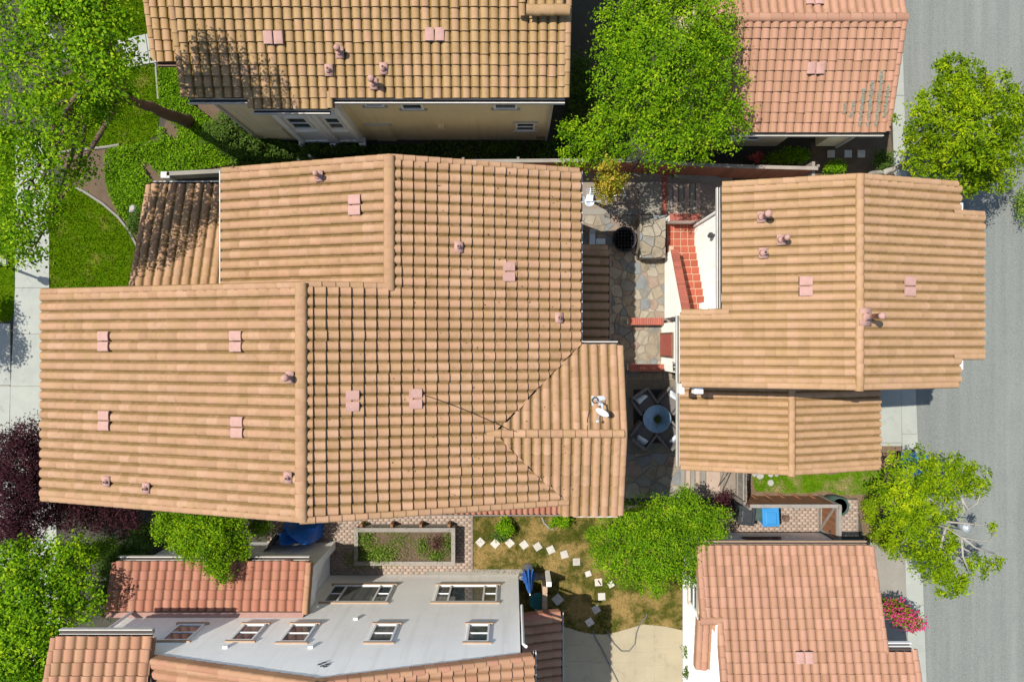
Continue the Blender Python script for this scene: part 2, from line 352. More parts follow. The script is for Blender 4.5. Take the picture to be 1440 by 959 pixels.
def tree(name, label, base, trunk, clusters, mat, nclump, per=12, leaf=.13, spread=.16, bark='bark', r0=.16, aspect=.55, up=.6, cat='tree', twigs=5, fill=.25):
    e = empty(name, base, label, cat)
    pts = [Vector(base)] + [Vector(p) for p in trunk]; n = len(pts)
    sm = []
    for i in range(n - 1):
        for k in range(4):
            q = pts[i].lerp(pts[i + 1], k / 4)
            sm.append(q + Vector((random.uniform(-1, 1), random.uniform(-1, 1), 0)) * r0 * .25 * (0 if i + k == 0 else 1))
    sm.append(pts[-1]); rs = [r0 * (1 - .6 * i / (len(sm) - 1)) for i in range(len(sm))]; rs[0] *= 1.35
    MB().tube(sm, rs, 9).build('trunk', M[bark], e, True, True)
    top = pts[-1]; br = MB()
    for (c, rx, ry, rz) in clusters:
        c = Vector(c); st = sm[random.randint(len(sm) * 2 // 3, len(sm) - 1)]
        mid = st.lerp(c, .5) + Vector((random.uniform(-.2, .2), random.uniform(-.2, .2), .15))
        br.tube([st, st.lerp(mid, .6), mid, c], [r0 * .42, r0 * .34, r0 * .26, r0 * .12], 6)
        for _ in range(twigs):
            d = Vector((random.uniform(-1, 1) * rx, random.uniform(-1, 1) * ry, random.uniform(-.2, .7) * rz)) * .85
            s0 = mid.lerp(c, random.uniform(.3, 1)); br.tube([s0, s0 + d * .55 + Vector((0, 0, .08)), s0 + d], [r0 * .14, r0 * .09, r0 * .04], 5)
    if br.v: br.build('branch', M[bark], e, True, True)
    p, nr = clump_points(clusters, int(nclump * .62), int(per * 1.55), spread * .95, fill)
    leaves('crown', p, leaf, M[mat], e, up, aspect, nr); return e
def shrub(name, label, c, rx, ry, h, mat, n=900, leaf=.09, cat='shrub', spread=.07, group=None, up=.6, aspect=.5, extra=None):
    e = empty(name, (c[0], c[1], 0), label, cat, group); st = MB()
    for k in range(7):
        a = random.uniform(0, 6.28); q = random.uniform(.3, .8)
        st.tube([(c[0], c[1], 0), (c[0] + math.cos(a) * rx * q * .5, c[1] + math.sin(a) * ry * q * .5, h * .45), (c[0] + math.cos(a) * rx * q, c[1] + math.sin(a) * ry * q, h * .8)], [.022, .016, .008], 5)
    st.build('stem', M['bark'], e, True)
    cl = []
    for k in range(6):
        a = random.uniform(0, 6.28); q = random.uniform(.15, .62)
        cl.append(((c[0] + math.cos(a) * rx * q, c[1] + math.sin(a) * ry * q, h * random.uniform(.45, .68)), rx * .48, ry * .48, h * .36))
    p, nr = clump_points(cl, n // 8, 8, spread); p[:, 2] = np.maximum(p[:, 2], .03)
    leaves('foliage', p, leaf, M[mat], e, up, aspect, nr)
    if extra:
        k = rng.integers(0, len(p), extra[1]); q = p[k] + rng.normal(0, .03, (extra[1], 3)) + [0, 0, .07]
        leaves('blossom', q, extra[2], M[extra[0]], e, .9, .8)
    return e
def scatter(poly, n):
    xs = [p[0] for p in poly]; ys = [p[1] for p in poly]; A = np.empty((0, 2))
    while len(A) < n:
        q = np.stack([rng.uniform(min(xs), max(xs), n * 2), rng.uniform(min(ys), max(ys), n * 2)], 1)
        A = np.concatenate([A, q[inside(poly, q[:, 0], q[:, 1])]])
    return A[:n]
def blades(name, poly, n, mat, h=.07, w=.03, z=.0):
    q = scatter(poly, n); a = rng.uniform(0, 6.28, n); l = rng.uniform(.4, 1.3, n) * h; t = rng.uniform(0, 6.28, n); ww = rng.uniform(.6, 1.3, n) * w
    b = np.stack([q[:, 0], q[:, 1], np.full(n, z)], 1); s = np.stack([np.cos(a), np.sin(a), 0 * a], 1) * ww[:, None] * .5
    tip = b + np.stack([np.cos(t) * l * .9, np.sin(t) * l * .9, l], 1)
    V = np.stack([b - s, b + s, tip], 1).reshape(-1, 3); Fq = np.arange(3 * n).reshape(-1, 3)
    tint = np.repeat(rng.random(n), 3)
    return tag(link(name, np_mesh(name, V, Fq, [mat], {'tint': tint})), kind='stuff')
def cover(name, poly, n, mat, leaf=.1, h=.25, z=0., gaps=0.):
    q = scatter(poly, n)
    if gaps:
        w = np.sin(q[:, 0] * 1.9 + 1.3 * np.sin(q[:, 1] * 1.4)) + np.sin(q[:, 1] * 2.6 + 1.7 * np.sin(q[:, 0] * 2.2)) + .5 * np.sin(q[:, 0] * 6 + q[:, 1] * 5) + rng.normal(0, .35, n)
        q = q[w > -2 + 2 * gaps * 1.3]; n = len(q)
    f = .5 + .5 * np.sin(q[:, 0] * 2.3 + np.sin(q[:, 1] * 3.1) * 1.4) * np.sin(q[:, 1] * 2.7 + 1)
    p = np.stack([q[:, 0], q[:, 1], z + .03 + h * (f * .7 + .3) * rng.uniform(.3, 1, n)], 1)
    return tag(leaves(name, p, leaf, mat, None, 1., .75), kind='stuff')

# ------------------------------------------------------------------ roofs
_tm = {}
def profile_piece(key, prof, across, e, lip, over=.05, drop=.02):
    """prof: list of (x,z); returns arrays for one piece running along +y"""
    if key in _tm: return _tm[key]
    k = len(prof); x = np.array([p[0] for p in prof]); z = np.array([p[1] for p in prof]); L = e + over
    v0 = np.stack([x, 0 * x, z + lip], 1); v1 = np.stack([x, 0 * x + L, z + lip * (1 - L / e)], 1)
    v2 = v0.copy(); v3 = np.stack([x, 0 * x + .012, z - drop], 1)
    V = np.concatenate([v0, v1, v2, v3]); Fq = []
    for i in range(k - 1):
        Fq.append((i, i + 1, k + i + 1, k + i)); Fq.append((2 * k + i + 1, 2 * k + i, 3 * k + i, 3 * k + i + 1))
    al = np.concatenate([np.zeros(k), np.ones(k), np.zeros(2 * k)]); ac = np.tile(np.array(across), 4)
    _tm[key] = (V, np.array(Fq), al, ac); return _tm[key]
def s_tile(w, e, lip, h):
    us = [0, .07, .13, .20, .34, .55, .76, .90, .97, 1.0]; prof = []
    for u in us:
        tt = (u - .10) / .90; prof.append((u * w, h * max(0., math.sin(math.pi * max(0, min(1, tt)))) ** .5 if 0 < tt < 1 else 0.))
    return profile_piece(('s', round(w, 4), round(e, 4), lip, h), prof, us, e, lip)
def barrel(wd, h, e, lip, skirt=0., side=1):
    prof = []; us = []
    for i in range(9):
        a = math.pi * i / 8; prof.append((-math.cos(a) * wd / 2, h * math.sin(a) ** .8)); us.append(i / 8)
    if skirt:
        if side > 0: prof.append((wd / 2 + .005, -skirt)); us.append(.6)
        else: prof.insert(0, (-wd / 2 - .005, -skirt)); us.insert(0, .6)
    return profile_piece(('b', wd, h, round(e, 4), lip, skirt, side), prof, us, e, lip, .06, .01)
def cut_piece(V, F4, A1, A2, q, m):
    """clip a piece's quads to the side m.(p-q) < 0; every face stays a quad"""
    d = (V[:, 0] - q[0]) * m[0] + (V[:, 1] - q[1]) * m[1]; oV = []; oF = []; o1 = []; o2 = []
    for f in F4:
        pts = []
        for i in range(4):
            a, b = f[i], f[(i + 1) % 4]
            if d[a] <= 0: pts.append((V[a], A1[a], A2[a]))
            if d[a] * d[b] < 0:
                t = d[a] / (d[a] - d[b]); pts.append((V[a] + (V[b] - V[a]) * t, A1[a] + (A1[b] - A1[a]) * t, A2[a] + (A2[b] - A2[a]) * t))
        if len(pts) < 3: continue
        for i in range(1, len(pts) - 1):
            k = len(oV); tri = [pts[0], pts[i], pts[i + 1]]; mid = tuple((x + y) / 2 for x, y in zip(tri[2], tri[0]))
            for P_ in (*tri, mid): oV.append(P_[0]); o1.append(P_[1]); o2.append(P_[2])
            oF.append((k, k + 1, k + 2, k + 3))
    return np.array(oV).reshape(-1, 3), np.array(oF, int).reshape(-1, 4), np.array(o1), np.array(o2)
DV = {'+x': Vector((1, 0, 0)), '-x': Vector((-1, 0, 0)), '+y': Vector((0, 1, 0)), '-y': Vector((0, -1, 0))}
class House:
    def __init__(s, name, loc, label, pal):
        s.e = empty(name, loc, label, 'house'); s.pal = pal; s.rec = []; s.nm = {}
        s.roof = None
    def part(s, mb, name, mat, **k): return mb.build(name, mat, s.e, True, **k)
    def wall(s, mb, mat): return s.part(mb, 'wall', mat)
    def plane(s, d, eave, s0, s1, z0, pitch, poly, w=.305, e=.335, lip=.06, h=.1, pal=None, tiles=True, cuts=()):
        """one roof slope; d uphill, eave coordinate, side range s0..s1, z at the eave, poly = outline in plan"""
        dv = DV[d]; u = Vector((dv.y, -dv.x, 0)); nrm = (1 + pitch * pitch) ** .5
        v = Vector((dv.x, dv.y, pitch)) / nrm; n = u.cross(v)
        ax = 0 if abs(dv.x) else 1; sg = dv[ax]
        def zf(x, y): return z0 + pitch * sg * ((x, y)[ax] - eave)
        mat = M[pal or s.pal]
        roof = MB().prism(poly, lambda x, y: zf(x, y) - .16, lambda x, y: zf(x, y) - .035).build('roof', M['deck'] if tiles else mat, s.e, True)
        if s.roof is None: s.roof = roof
        if not tiles: return zf
        nc = max(1, round((s1 - s0) / w)); ww = (s1 - s0) / nc; run = max(abs((p[ax] - eave)) for p in poly); nr = math.ceil(run / e)
        piece = s_tile(round(ww, 4), round(e * nrm, 4), lip, h)
        start = Vector((0, 0, 0)); start[ax] = eave; start[1 - ax] = s0 if (u[1 - ax] > 0) else s1
        B = np.array([u, v, n]).T
        for j in range(nr):
            for i in range(nc):
                o = start + u * (i * ww) + dv * (j * e - .03); c = o + u * ww / 2 + dv * e / 2
                if not inside(poly, c.x, c.y): continue
                o.z = zf(o.x, o.y)
                o = o + n * random.uniform(-.005, .008) + v * (random.uniform(-.006, .006) - (.025 if random.random() < .03 else 0)); cut = None
                for (q, m, lo, hi) in cuts:          # cut along a valley: keep the side where m.(p-q) < 0
                    if not lo <= c.y <= hi: continue
                    cs = [o + u * a + v * b for a in (0, ww) for b in (0, e * nrm)]; dd = [(t.x - q[0]) * m[0] + (t.y - q[1]) * m[1] for t in cs]
                    if min(dd) > 0: cut = 'out'
                    elif max(dd) > -.04 and cut is None:
                        jt = random.uniform(-.035, .03); cut = ((q[0] - m[0] * jt, q[1] - m[1] * jt), m)
                if cut == 'out': continue
                s.rec.append(('roof_tile', piece, mat, B, o, zf(c.x, c.y), c, roof, cut))
        return zf
    def run(s, name, piece_f, a, b, za, zb, e, nrm_hint, pal=None):
        """a row of barrel pieces from a (low) to b (high)"""
        A = Vector((a[0], a[1], za)); Bv = Vector((b[0], b[1], zb)); L = (Bv - A).length; k = max(1, round(L / e)); ee = L / k
        v = (Bv - A).normalized(); n = Vector((0, 0, 1)); n = (n - v * n.dot(v)).normalized(); u = v.cross(n)
        piece = piece_f(ee); Bm = np.array([u, v, n]).T
        for j in range(k):
            o = A + v * (j * ee) + n * random.uniform(0, .008); c = o + v * ee / 2
            s.rec.append((name, piece, M[pal or s.pal], Bm, o, c.z, c, s.roof, None))
    def rake(s, a, b, za, zb, out, pal=None, e=.36, lip=.03):
        v = Vector((b[0] - a[0], b[1] - a[1], 0)).normalized(); u = v.cross(Vector((0, 0, 1)))
        side = 1 if u.x * out[0] + u.y * out[1] > 0 else -1
        s.run('rake_tile', lambda q: barrel(.21, .085, q, lip, .2, side), a, b, za + .03, zb + .03, e, None, pal)
    def ridge(s, a, b, z0, z1=None, pal=None, wd=.27, h=.13, e=.37, lip=.045):
        s.run('ridge_tile', lambda q: barrel(wd, h, q, lip), a, b, z0 + .02, (z0 if z1 is None else z1) + .02, e, None, pal)
    def gutter(s, a, b, z, out, mat='gutter', r=.11):
        mb = MB(); a = Vector((*a, 0)); b = Vector((*b, 0)); o = Vector((*out, 0))
        def bx(q0, q1, z0, z1, mi=0):
            p = [a + o * q0, b + o * q0, b + o * q1, a + o * q1]
            mb.hexa([(t.x, t.y, z0) for t in p] + [(t.x, t.y, z1) for t in p], mi)
        bx(.0, .015, z - .13, z); bx(r - .02, r + .012, z - .13, z + .012); bx(.015, r - .02, z - .13, z - .09, 1)
        s.part(mb, 'gutter', [M[mat], M['deck']])
    def window(s, ax, pl, out, a0, a1, z0, z1, fm='white', sill='trim', mull=1, rows=1, wide=.07, trimw=.0, trim=None, dep=.05):
        """ax 'y': wall in plane Y=pl, a along X; ax 'x': wall in plane X=pl, a along Y"""
        def bx(mb, p0, p1, q0, q1, r0, r1):
            a, b = pl + out * min(p0, p1), pl + out * max(p0, p1)
            if ax == 'y': mb.box(q0, q1, a, b, r0, r1)
            else: mb.box(a, b, q0, q1, r0, r1)
        f = MB(); bx(f, 0, dep, a0, a0 + wide, z0, z1); bx(f, 0, dep, a1 - wide, a1, z0, z1)
        bx(f, 0, dep, a0 + wide, a1 - wide, z0, z0 + wide); bx(f, 0, dep, a0 + wide, a1 - wide, z1 - wide, z1)
        cs = [a0 + wide] + [a0 + (a1 - a0) * m for m in (mull if isinstance(mull, (list, tuple)) else [(i + 1) / (mull) for i in range(mull - 1)])] + [a1 - wide]
        for c in cs[1:-1]: bx(f, 0, dep * .9, c - .03, c + .03, z0 + wide, z1 - wide)
        fo = f.build('window', M[fm], s.e, True)
        for i in range(len(cs) - 1):
            q0 = cs[i] + (.03 if i else 0); q1 = cs[i + 1] - (.03 if i < len(cs) - 2 else 0)
            rr = rows[i] if isinstance(rows, (list, tuple)) else rows
            for k in range(rr):
                g = MB(); h0 = z0 + wide + (z1 - z0 - 2 * wide) * k / rr + (.02 if k else 0); h1 = z0 + wide + (z1 - z0 - 2 * wide) * (k + 1) / rr - (.02 if k < rr - 1 else 0)
                bx(g, .003, .014, q0, q1, h0, h1); g.build('pane', M['glass'], fo)
            for k in range(1, rr):
                hh = z0 + wide + (z1 - z0 - 2 * wide) * k / rr; g = MB(); bx(g, .004, dep * .8, q0, q1, hh - .02, hh + .02); g.build('glazing_bar', M[fm], fo)
        if sill:
            for (h0, h1, nm, dd) in ((z0 - .09, z0 - .002, 'sill', .07), (z1 + .002, z1 + .09, 'lintel', .05)):
                g = MB(); bx(g, 0, dd, a0 - .1, a1 + .1, h0, h1); g.build(nm, M[sill], fo)
        return fo
    def vents(s, pts, zf, d):
        """pairs of pink barrel vents; pts: plan centres; d uphill"""
        dv = DV[d]; u = Vector((dv.y, -dv.x, 0))
        for (x, y) in pts:
            mb = MB()
            for k in (-.5, .5):
                c = Vector((x, y, 0)) + u * (k * .315); p0 = c - dv * .19; p1 = c + dv * .17
                p0.z = zf(p0.x, p0.y) + .155; p1.z = zf(p1.x, p1.y) + .125
                v = (p1 - p0).normalized(); n = u.cross(v); r = []
                for q in (p0, p1):
                    r.append([q + u * (math.cos(math.pi * i / 8) * .145) + n * (math.sin(math.pi * i / 8) ** .5 * .05) for i in range(9)])
                mb.add(r[0] + r[1], [(i, i + 1, 10 + i, 9 + i) for i in range(8)] + [list(range(9)), list(range(9, 18))[::-1]])
                mb.bar(p0 + u * .13 + n * .01, p0 - u * .13 + n * .01, .03, .04, 1)
            mb.build('roof_vent', [M['pink'], M['dark']], s.e, True)
    def pipe(s, x, y, zf, h=.28, r=.05, cap=None, flash=.25):
        z = zf(x, y); mb = MB(); p = (zf(x + .1, y) - zf(x - .1, y)) / .2; q = (zf(x, y + .1) - zf(x, y - .1)) / .2; f = flash / 2
        mb.hexa([(x + a * f, y + b * f * 1.3, z + p * a * f + q * b * f * 1.3 + c) for c in (.15, .175) for a, b in ((-1, -1), (1, -1), (1, 1), (-1, 1))])
        h += .08
        mb.lathe((x, y, z), [(r * 2., .15), (r * 1.3, .21), (r, .22), (r, h)] + ([(cap * .8, h - .03), (cap * .8, h + .05), (cap * .6, h + .09), (.01, h + .12)] if cap else [(r * .8, h), (r * .75, h - .05)]), 14)
        if not cap: mb.lathe((x, y, z), [(r * .78, h - .04), (r * .7, h - .02)], 10, 1)
        mb.build('vent_pipe', [M['pink'], M['dark']], s.e, True, True)
    def finish(s):
        """the 300 tiles that show largest become objects of their own, the rest one joined part"""
        vis = []
        for i, r in enumerate(s.rec):
            if r[0] != 'roof_tile' or r[8]: continue
            k = FOC / (H - r[5]); px = 720 + r[6].x * k; py = 479.5 - r[6].y * k
            if -2 < px < 1442 and -2 < py < 960:
                nd = Vector(r[3][:, 2]); view = (Vector((0, 0, H)) - Vector((r[6].x, r[6].y, r[5]))); vis.append((-(k * k) * abs(nd.dot(view.normalized())), i))
        vis.sort(); pick = set(i for _, i in vis[:298]); mc = {}; rest = {}
        for i, (nm, piece, mat, B, o, z, c, roof, cut) in enumerate(s.rec):
            if nm != 'roof_tile' or i in pick:
                key = (id(piece), mat.name)
                if key not in mc: mc[key] = np_mesh(nm, piece[0], piece[1], [mat], {'along': piece[2], 'across': piece[3]}, True)
                ob = link(nm, mc[key], roof)
                a = random.uniform(-.008, .008); R = Matrix(B.tolist()).to_4x4() @ Matrix.Rotation(a, 4, 'Z')
                ob.matrix_basis = Matrix.Translation(o) @ R
            else: rest.setdefault(mat.name, []).append((piece, B, o, mat, cut))
        for mn, lst in rest.items():
            Vs = []; Fs = []; al = []; ac = []; ti = []; b = 0
            for piece, B, o, mat, cut in lst:
                V = piece[0] @ B.T + np.array(o); F4 = piece[1]; A1, A2 = piece[2], piece[3]
                if cut:
                    V, F4, A1, A2 = cut_piece(V, F4, A1, A2, *cut)
                    if not len(F4): continue
                Vs.append(V); Fs.append(F4 + b); b += len(V)
                al.append(A1); ac.append(A2); ti.append(np.full(len(V), random.random()))
            me = np_mesh('roof_tiles', np.concatenate(Vs), np.concatenate(Fs), [lst[0][3]], {'along': np.concatenate(al), 'across': np.concatenate(ac), 'tint': np.concatenate(ti)}, True)
            tag(link('roof_tiles', me, s.e, True), kind='stuff')
# ------------------------------------------------------------------ the setting
def sheet(name, poly, mat, z, thick=.02, parent=None, kind='structure'):
    o = MB().prism(poly, z - thick, z).build(name, M[mat], parent)
    return tag(o, kind=kind) if kind else o
tag(MB().prism([(-150, -150), (150, -150), (150, 150), (-150, 150)], -.5, 0).build('ground', M['ground']), kind='structure')
rd = poly_px([(1258, -300), (1268, 60), (1272, 200), (1289, 600), (1302, 959), (1312, 1300)])
sheet('road', rd + [(60, rd[-1][1]), (60, rd[0][1])], 'asphalt', .008)
def slabs(root, quads, mat, z0, z1, name='slab'):
    for q in quads:
        MB().prism(q, z0, z1).build(name, M[mat], root, bevel=.006)
def strip(left, right, cuts):
    """quads between two px polylines cut at image rows"""
    def xat(pl, y):
        for (x0, y0), (x1, y1) in zip(pl, pl[1:]):
            if y0 <= y <= y1: return x0 + (x1 - x0) * (y - y0) / (y1 - y0)
        return pl[-1][0] if y > pl[-1][1] else pl[0][0]
    return [poly_px([(xat(left, a), a + .25), (xat(right, a), a + .25), (xat(right, b), b - .25), (xat(left, b), b - .25)]) for a, b in zip(cuts, cuts[1:])]
gl = [(1245, -100), (1252, 60), (1256, 210), (1268, 600), (1277, 959), (1284, 1200)]
gr = [(1263, -100), (1269, 60), (1273, 210), (1289.5, 600), (1302.5, 959), (1310, 1200)]
gs = sheet('street_gutter', poly_px(gl + gr[::-1]), 'conc2', .006)
slabs(gs, strip(gl, gr, [-100, 20, 135, 250, 370, 490, 610, 730, 850, 970, 1100]), 'conc', 0, .03)
# footpath on the west side, slab by slab
fl = [(22, 195), (22, 430), (16, 520), (14, 640), (24, 950)]; fr = [(70, 195), (70, 420), (72, 520), (76, 640), (88, 950)]
fp = sheet('footpath', poly_px(fl + fr[::-1]), 'conc2', .01)
slabs(fp, strip(fl, fr, [195, 260, 350, 405, 470, 543, 620, 700, 780, 860, 950]), 'conc', .0, .04)
ap = sheet('driveway', poly_px([(-60, 500), (14, 500), (13, 640), (20, 800), (-60, 800)]), 'conc2', .012)
slabs(ap, [poly_px(q) for q in ([(-60, 455), (15, 455), (15.5, 541), (-60, 541)], [(-60, 543), (15.5, 543), (13, 640), (-60, 640)], [(-60, 642), (13, 642), (20, 800), (-60, 800)])], 'conc', 0, .038)
wk = sheet('entrance_path', poly_px([(168, 57), (214, 47), (222, 88), (176, 97)]), 'conc2', .02)
slabs(wk, [poly_px(q) for q in ([(166, 58), (205, 49), (211, 90), (178, 97)], [(206, 49), (219, 46), (224, 88), (212, 90)])], 'conc', .0, .05)
tag(MB().tube([P(56, -6, .02), P(66, 30, .02), P(78, 62, .02), P(98, 82, .02), P(120, 92, .02)], .16, 6).build('garden_path', M['conc']), kind='structure')
# lawns
lawns = [('lawn', [(70, 262), (104, 262), (140, 285), (170, 312), (190, 345), (197, 430), (70, 430)], 'grass', 9000),
         ('lawn', [(84, -20), (222, -20), (216, 47), (168, 57), (124, 92), (98, 82)], 'grass', 9000),
         ('lawn', [(60, 120), (120, 95), (176, 97), (222, 90), (224, 160), (222, 190), (200, 203), (150, 208), (80, 218)], 'grass', 9000),
         ('lawn', [(-60, 180), (21, 180), (21, 440), (14, 452), (-60, 452)], 'grass', 5000),
         ('dry_lawn', [(666, 727), (840, 724), (960, 700), (1000, 750), (962, 840), (962, 886), (935, 880), (905, 877), (880, 884), (853, 892), (820, 889), (780, 876), (730, 862), (730, 806), (666, 804)], 'drygrass', 16000),
         ('side_lawn', [(1056, 660), (1140, 657), (1165, 668), (1230, 655), (1245, 660), (1240, 693), (1180, 696), (1165, 690), (1120, 694), (1062, 690)], 'patchgrass', 7000)]
for nm, p, mt, n in lawns:
    q = poly_px(p); sheet(nm, q, mt, .016)
    blades('grass', q, n, M[mt], .075 if mt != 'drygrass' else .05, .035, .014)
mul = poly_px([(1030, 655), (1250, 640), (1250, 705), (1215, 760), (1205, 700), (1030, 702)]); sheet('flower_bed', mul, 'mulch', .010)
sheet('flower_bed', poly_px([(1236, 626), (1267, 626), (1268, 648), (1236, 660)]), 'mulch', .012)
sheet('flower_bed', poly_px([(82, 219), (150, 208), (225, 196), (260, 92), (330, 180), (390, 205), (330, 240), (210, 262), (198, 345), (140, 284), (104, 262)]), 'soil', .006)
sheet('flower_bed', poly_px([(1140, 200), (1252, 190), (1262, 260), (1140, 260)]), 'soil', .006)
sheet('flower_bed', poly_px([(963, 890), (1000, 890), (1000, 980), (963, 980)]), 'mulch', .01)
iv = poly_px([(152, 212), (225, 198), (224, 94), (252, 92), (275, 150), (345, 205), (335, 232), (232, 246), (208, 262), (196, 330), (172, 305), (150, 262)])
cover('ground_cover', iv, 19000, M['l_ivy'], .085, .3, gaps=.2)
cover('ground_cover', poly_px([(290, 175), (420, 205), (600, 206), (600, 222), (440, 228), (330, 236)]), 4500, M['l_shrub'], .12, .35)
cover('ground_cover', poly_px([(600, 200), (775, 200), (812, 120), (840, 230), (600, 226)]), 2500, M['l_shrub'], .12, .25)
for lab, pts in (('thin curved concrete edging between lawn and ground cover', [(88, 254), (104, 262), (122, 272), (145, 287), (166, 305), (182, 325), (192, 345), (195, 356)]),
                 ('short curved edging strip below the shaded lawn', [(84, 215), (110, 211), (150, 207), (168, 204)]),
                 ('straight thin edging beside the front path of the top house', [(219, 90), (221, 115), (223, 140)])):
    tag(MB().tube([P(a, b, .05) for a, b in pts], .055, 6).build('garden_edging', M['conc2']), lab, 'edging')
# driveways on the street side
dw = sheet('driveway', poly_px([(1225, 540), (1267, 540), (1268.5, 627), (1225, 627)]), 'conc2', .012)
slabs(dw, [poly_px([(1225, 541), (1266, 541), (1267.5, 622), (1225, 622)]), poly_px([(1225, 623), (1267, 623), (1267, 627), (1225, 627)])], 'conc', .0, .034)
dw = sheet('driveway', poly_px([(1215, 762), (1272, 762), (1277, 915), (1215, 915)]), 'conc2', .012)
slabs(dw, [poly_px([(1215, 762), (1271, 762), (1274, 848), (1215, 848)]), poly_px([(1215, 850), (1274, 850), (1277, 915), (1215, 915)])], 'conc2', .0, .034)
# pavers -----------------------------------------------------------------
def pavers(root, poly, a, b, z=.03, rot=0.):
    V = []; Fs = []; ti = []; xs = [p[0] for p in poly]; ys = [p[1] for p in poly]; y = min(ys); r = 0
    while y < max(ys):
        x = min(xs) - (a / 2 if r % 2 else 0)
        while x < max(xs):
            if inside(poly, x + a / 2, y + b / 2):
                g = .006; h = z + random.uniform(-.003, .004); k = len(V)
                q = [(x + g, y + g), (x + a - g, y + g), (x + a - g, y + b - g), (x + g, y + b - g)]
                V += [(i, j, 0) for i, j in q] + [(i, j, h) for i, j in q]; ti += [random.random()] * 8
                Fs += [(k + 4, k + 5, k + 6, k + 7)] + [(k + i, k + (i + 1) % 4, k + 4 + (i + 1) % 4, k + 4 + i) for i in range(4)]
            x += a
        y += b; r += 1
    tag(link('paver', np_mesh('paver', V, Fs, [M['paver']], {'tint': ti}), root), kind='stuff')
bp = poly_px([(380, 722), (665, 722), (665, 804), (470, 807), (380, 800)]); pv = sheet('brick_paving', bp, 'mortar', .018); pavers(pv, bp, .22, .11)
sheet('brick_paving', poly_px([(440, 800), (735, 800), (735, 812), (440, 812)]), 'conc2', .022)
bp = poly_px([(1010, 712), (1152, 706), (1152, 755), (1000, 757)]); pv = sheet('brick_paving', bp, 'mortar', .018); pavers(pv, bp, .22, .11)
bp = poly_px([(1176, 700), (1206, 703), (1207, 754), (1176, 754)]); pv = sheet('brick_paving', bp, 'mortar', .018); pavers(pv, bp, .22, .11)
# stamped concrete patio with a wavy northern edge, cut into large random slabs
wave = [(735, 868), (790, 879), (820, 889), (853, 892), (880, 884), (905, 877), (935, 880), (962, 886)]
pt = sheet('patio', poly_px(wave + [(962, 1010), (735, 1010)]), 'stamp', .027)
def clip(poly, a, b, c):            # keep a*x+b*y<=c
    out = []; n = len(poly)
    for i in range(n):
        p, q = poly[i], poly[(i + 1) % n]; dp = a * p[0] + b * p[1] - c; dq = a * q[0] + b * q[1] - c
        if dp <= 0: out.append(p)
        if dp * dq < 0: t = dp / (dp - dq); out.append((p[0] + (q[0] - p[0]) * t, p[1] + (q[1] - p[1]) * t))
    return out
def wavez(x):
    for (x0, y0), (x1, y1) in zip(wave, wave[1:]):
        if x0 <= x <= x1: return y0 + (y1 - y0) * (x - x0) / (x1 - x0)
    return wave[-1][1]
xs = [735, 800, 832, 862, 893, 920, 962]
for a, b in zip(xs, xs[1:]):
    yb = [0, 908 + random.uniform(-8, 8), 930 + random.uniform(-6, 6), 962, 1010]
    for y0, y1 in zip(yb, yb[1:]):
        m = (a + b) / 2
        top = [(a + .3, wavez(a)), (m, wavez(m)), (b - .3, wavez(b))] if y0 == 0 else [(a + .3, y0 + .3), (b - .3, y0 + .3)]
        if y0 and random.random() < .5 and b - a > 26:
            MB().prism(poly_px([(a + .3, y0 + .3), (m - .3, y0 + .3), (m - .3, y1 - .3), (a + .3, y1 - .3)]), 0, .034).build('slab', M['stamp'], pt)
            MB().prism(poly_px([(m + .3, y0 + .3), (b - .3, y0 + .3), (b - .3, y1 - .3), (m + .3, y1 - .3)]), 0, .034).build('slab', M['stamp'], pt)
        else: MB().prism(poly_px(top + [(b - .3, y1 - .3), (a + .3, y1 - .3)]), 0, .034).build('slab', M['stamp'], pt)
sheet('kerb', poly_px([(959.5, 800), (963, 800), (963, 1000), (959.5, 1000)]), 'cap', .07, .1)
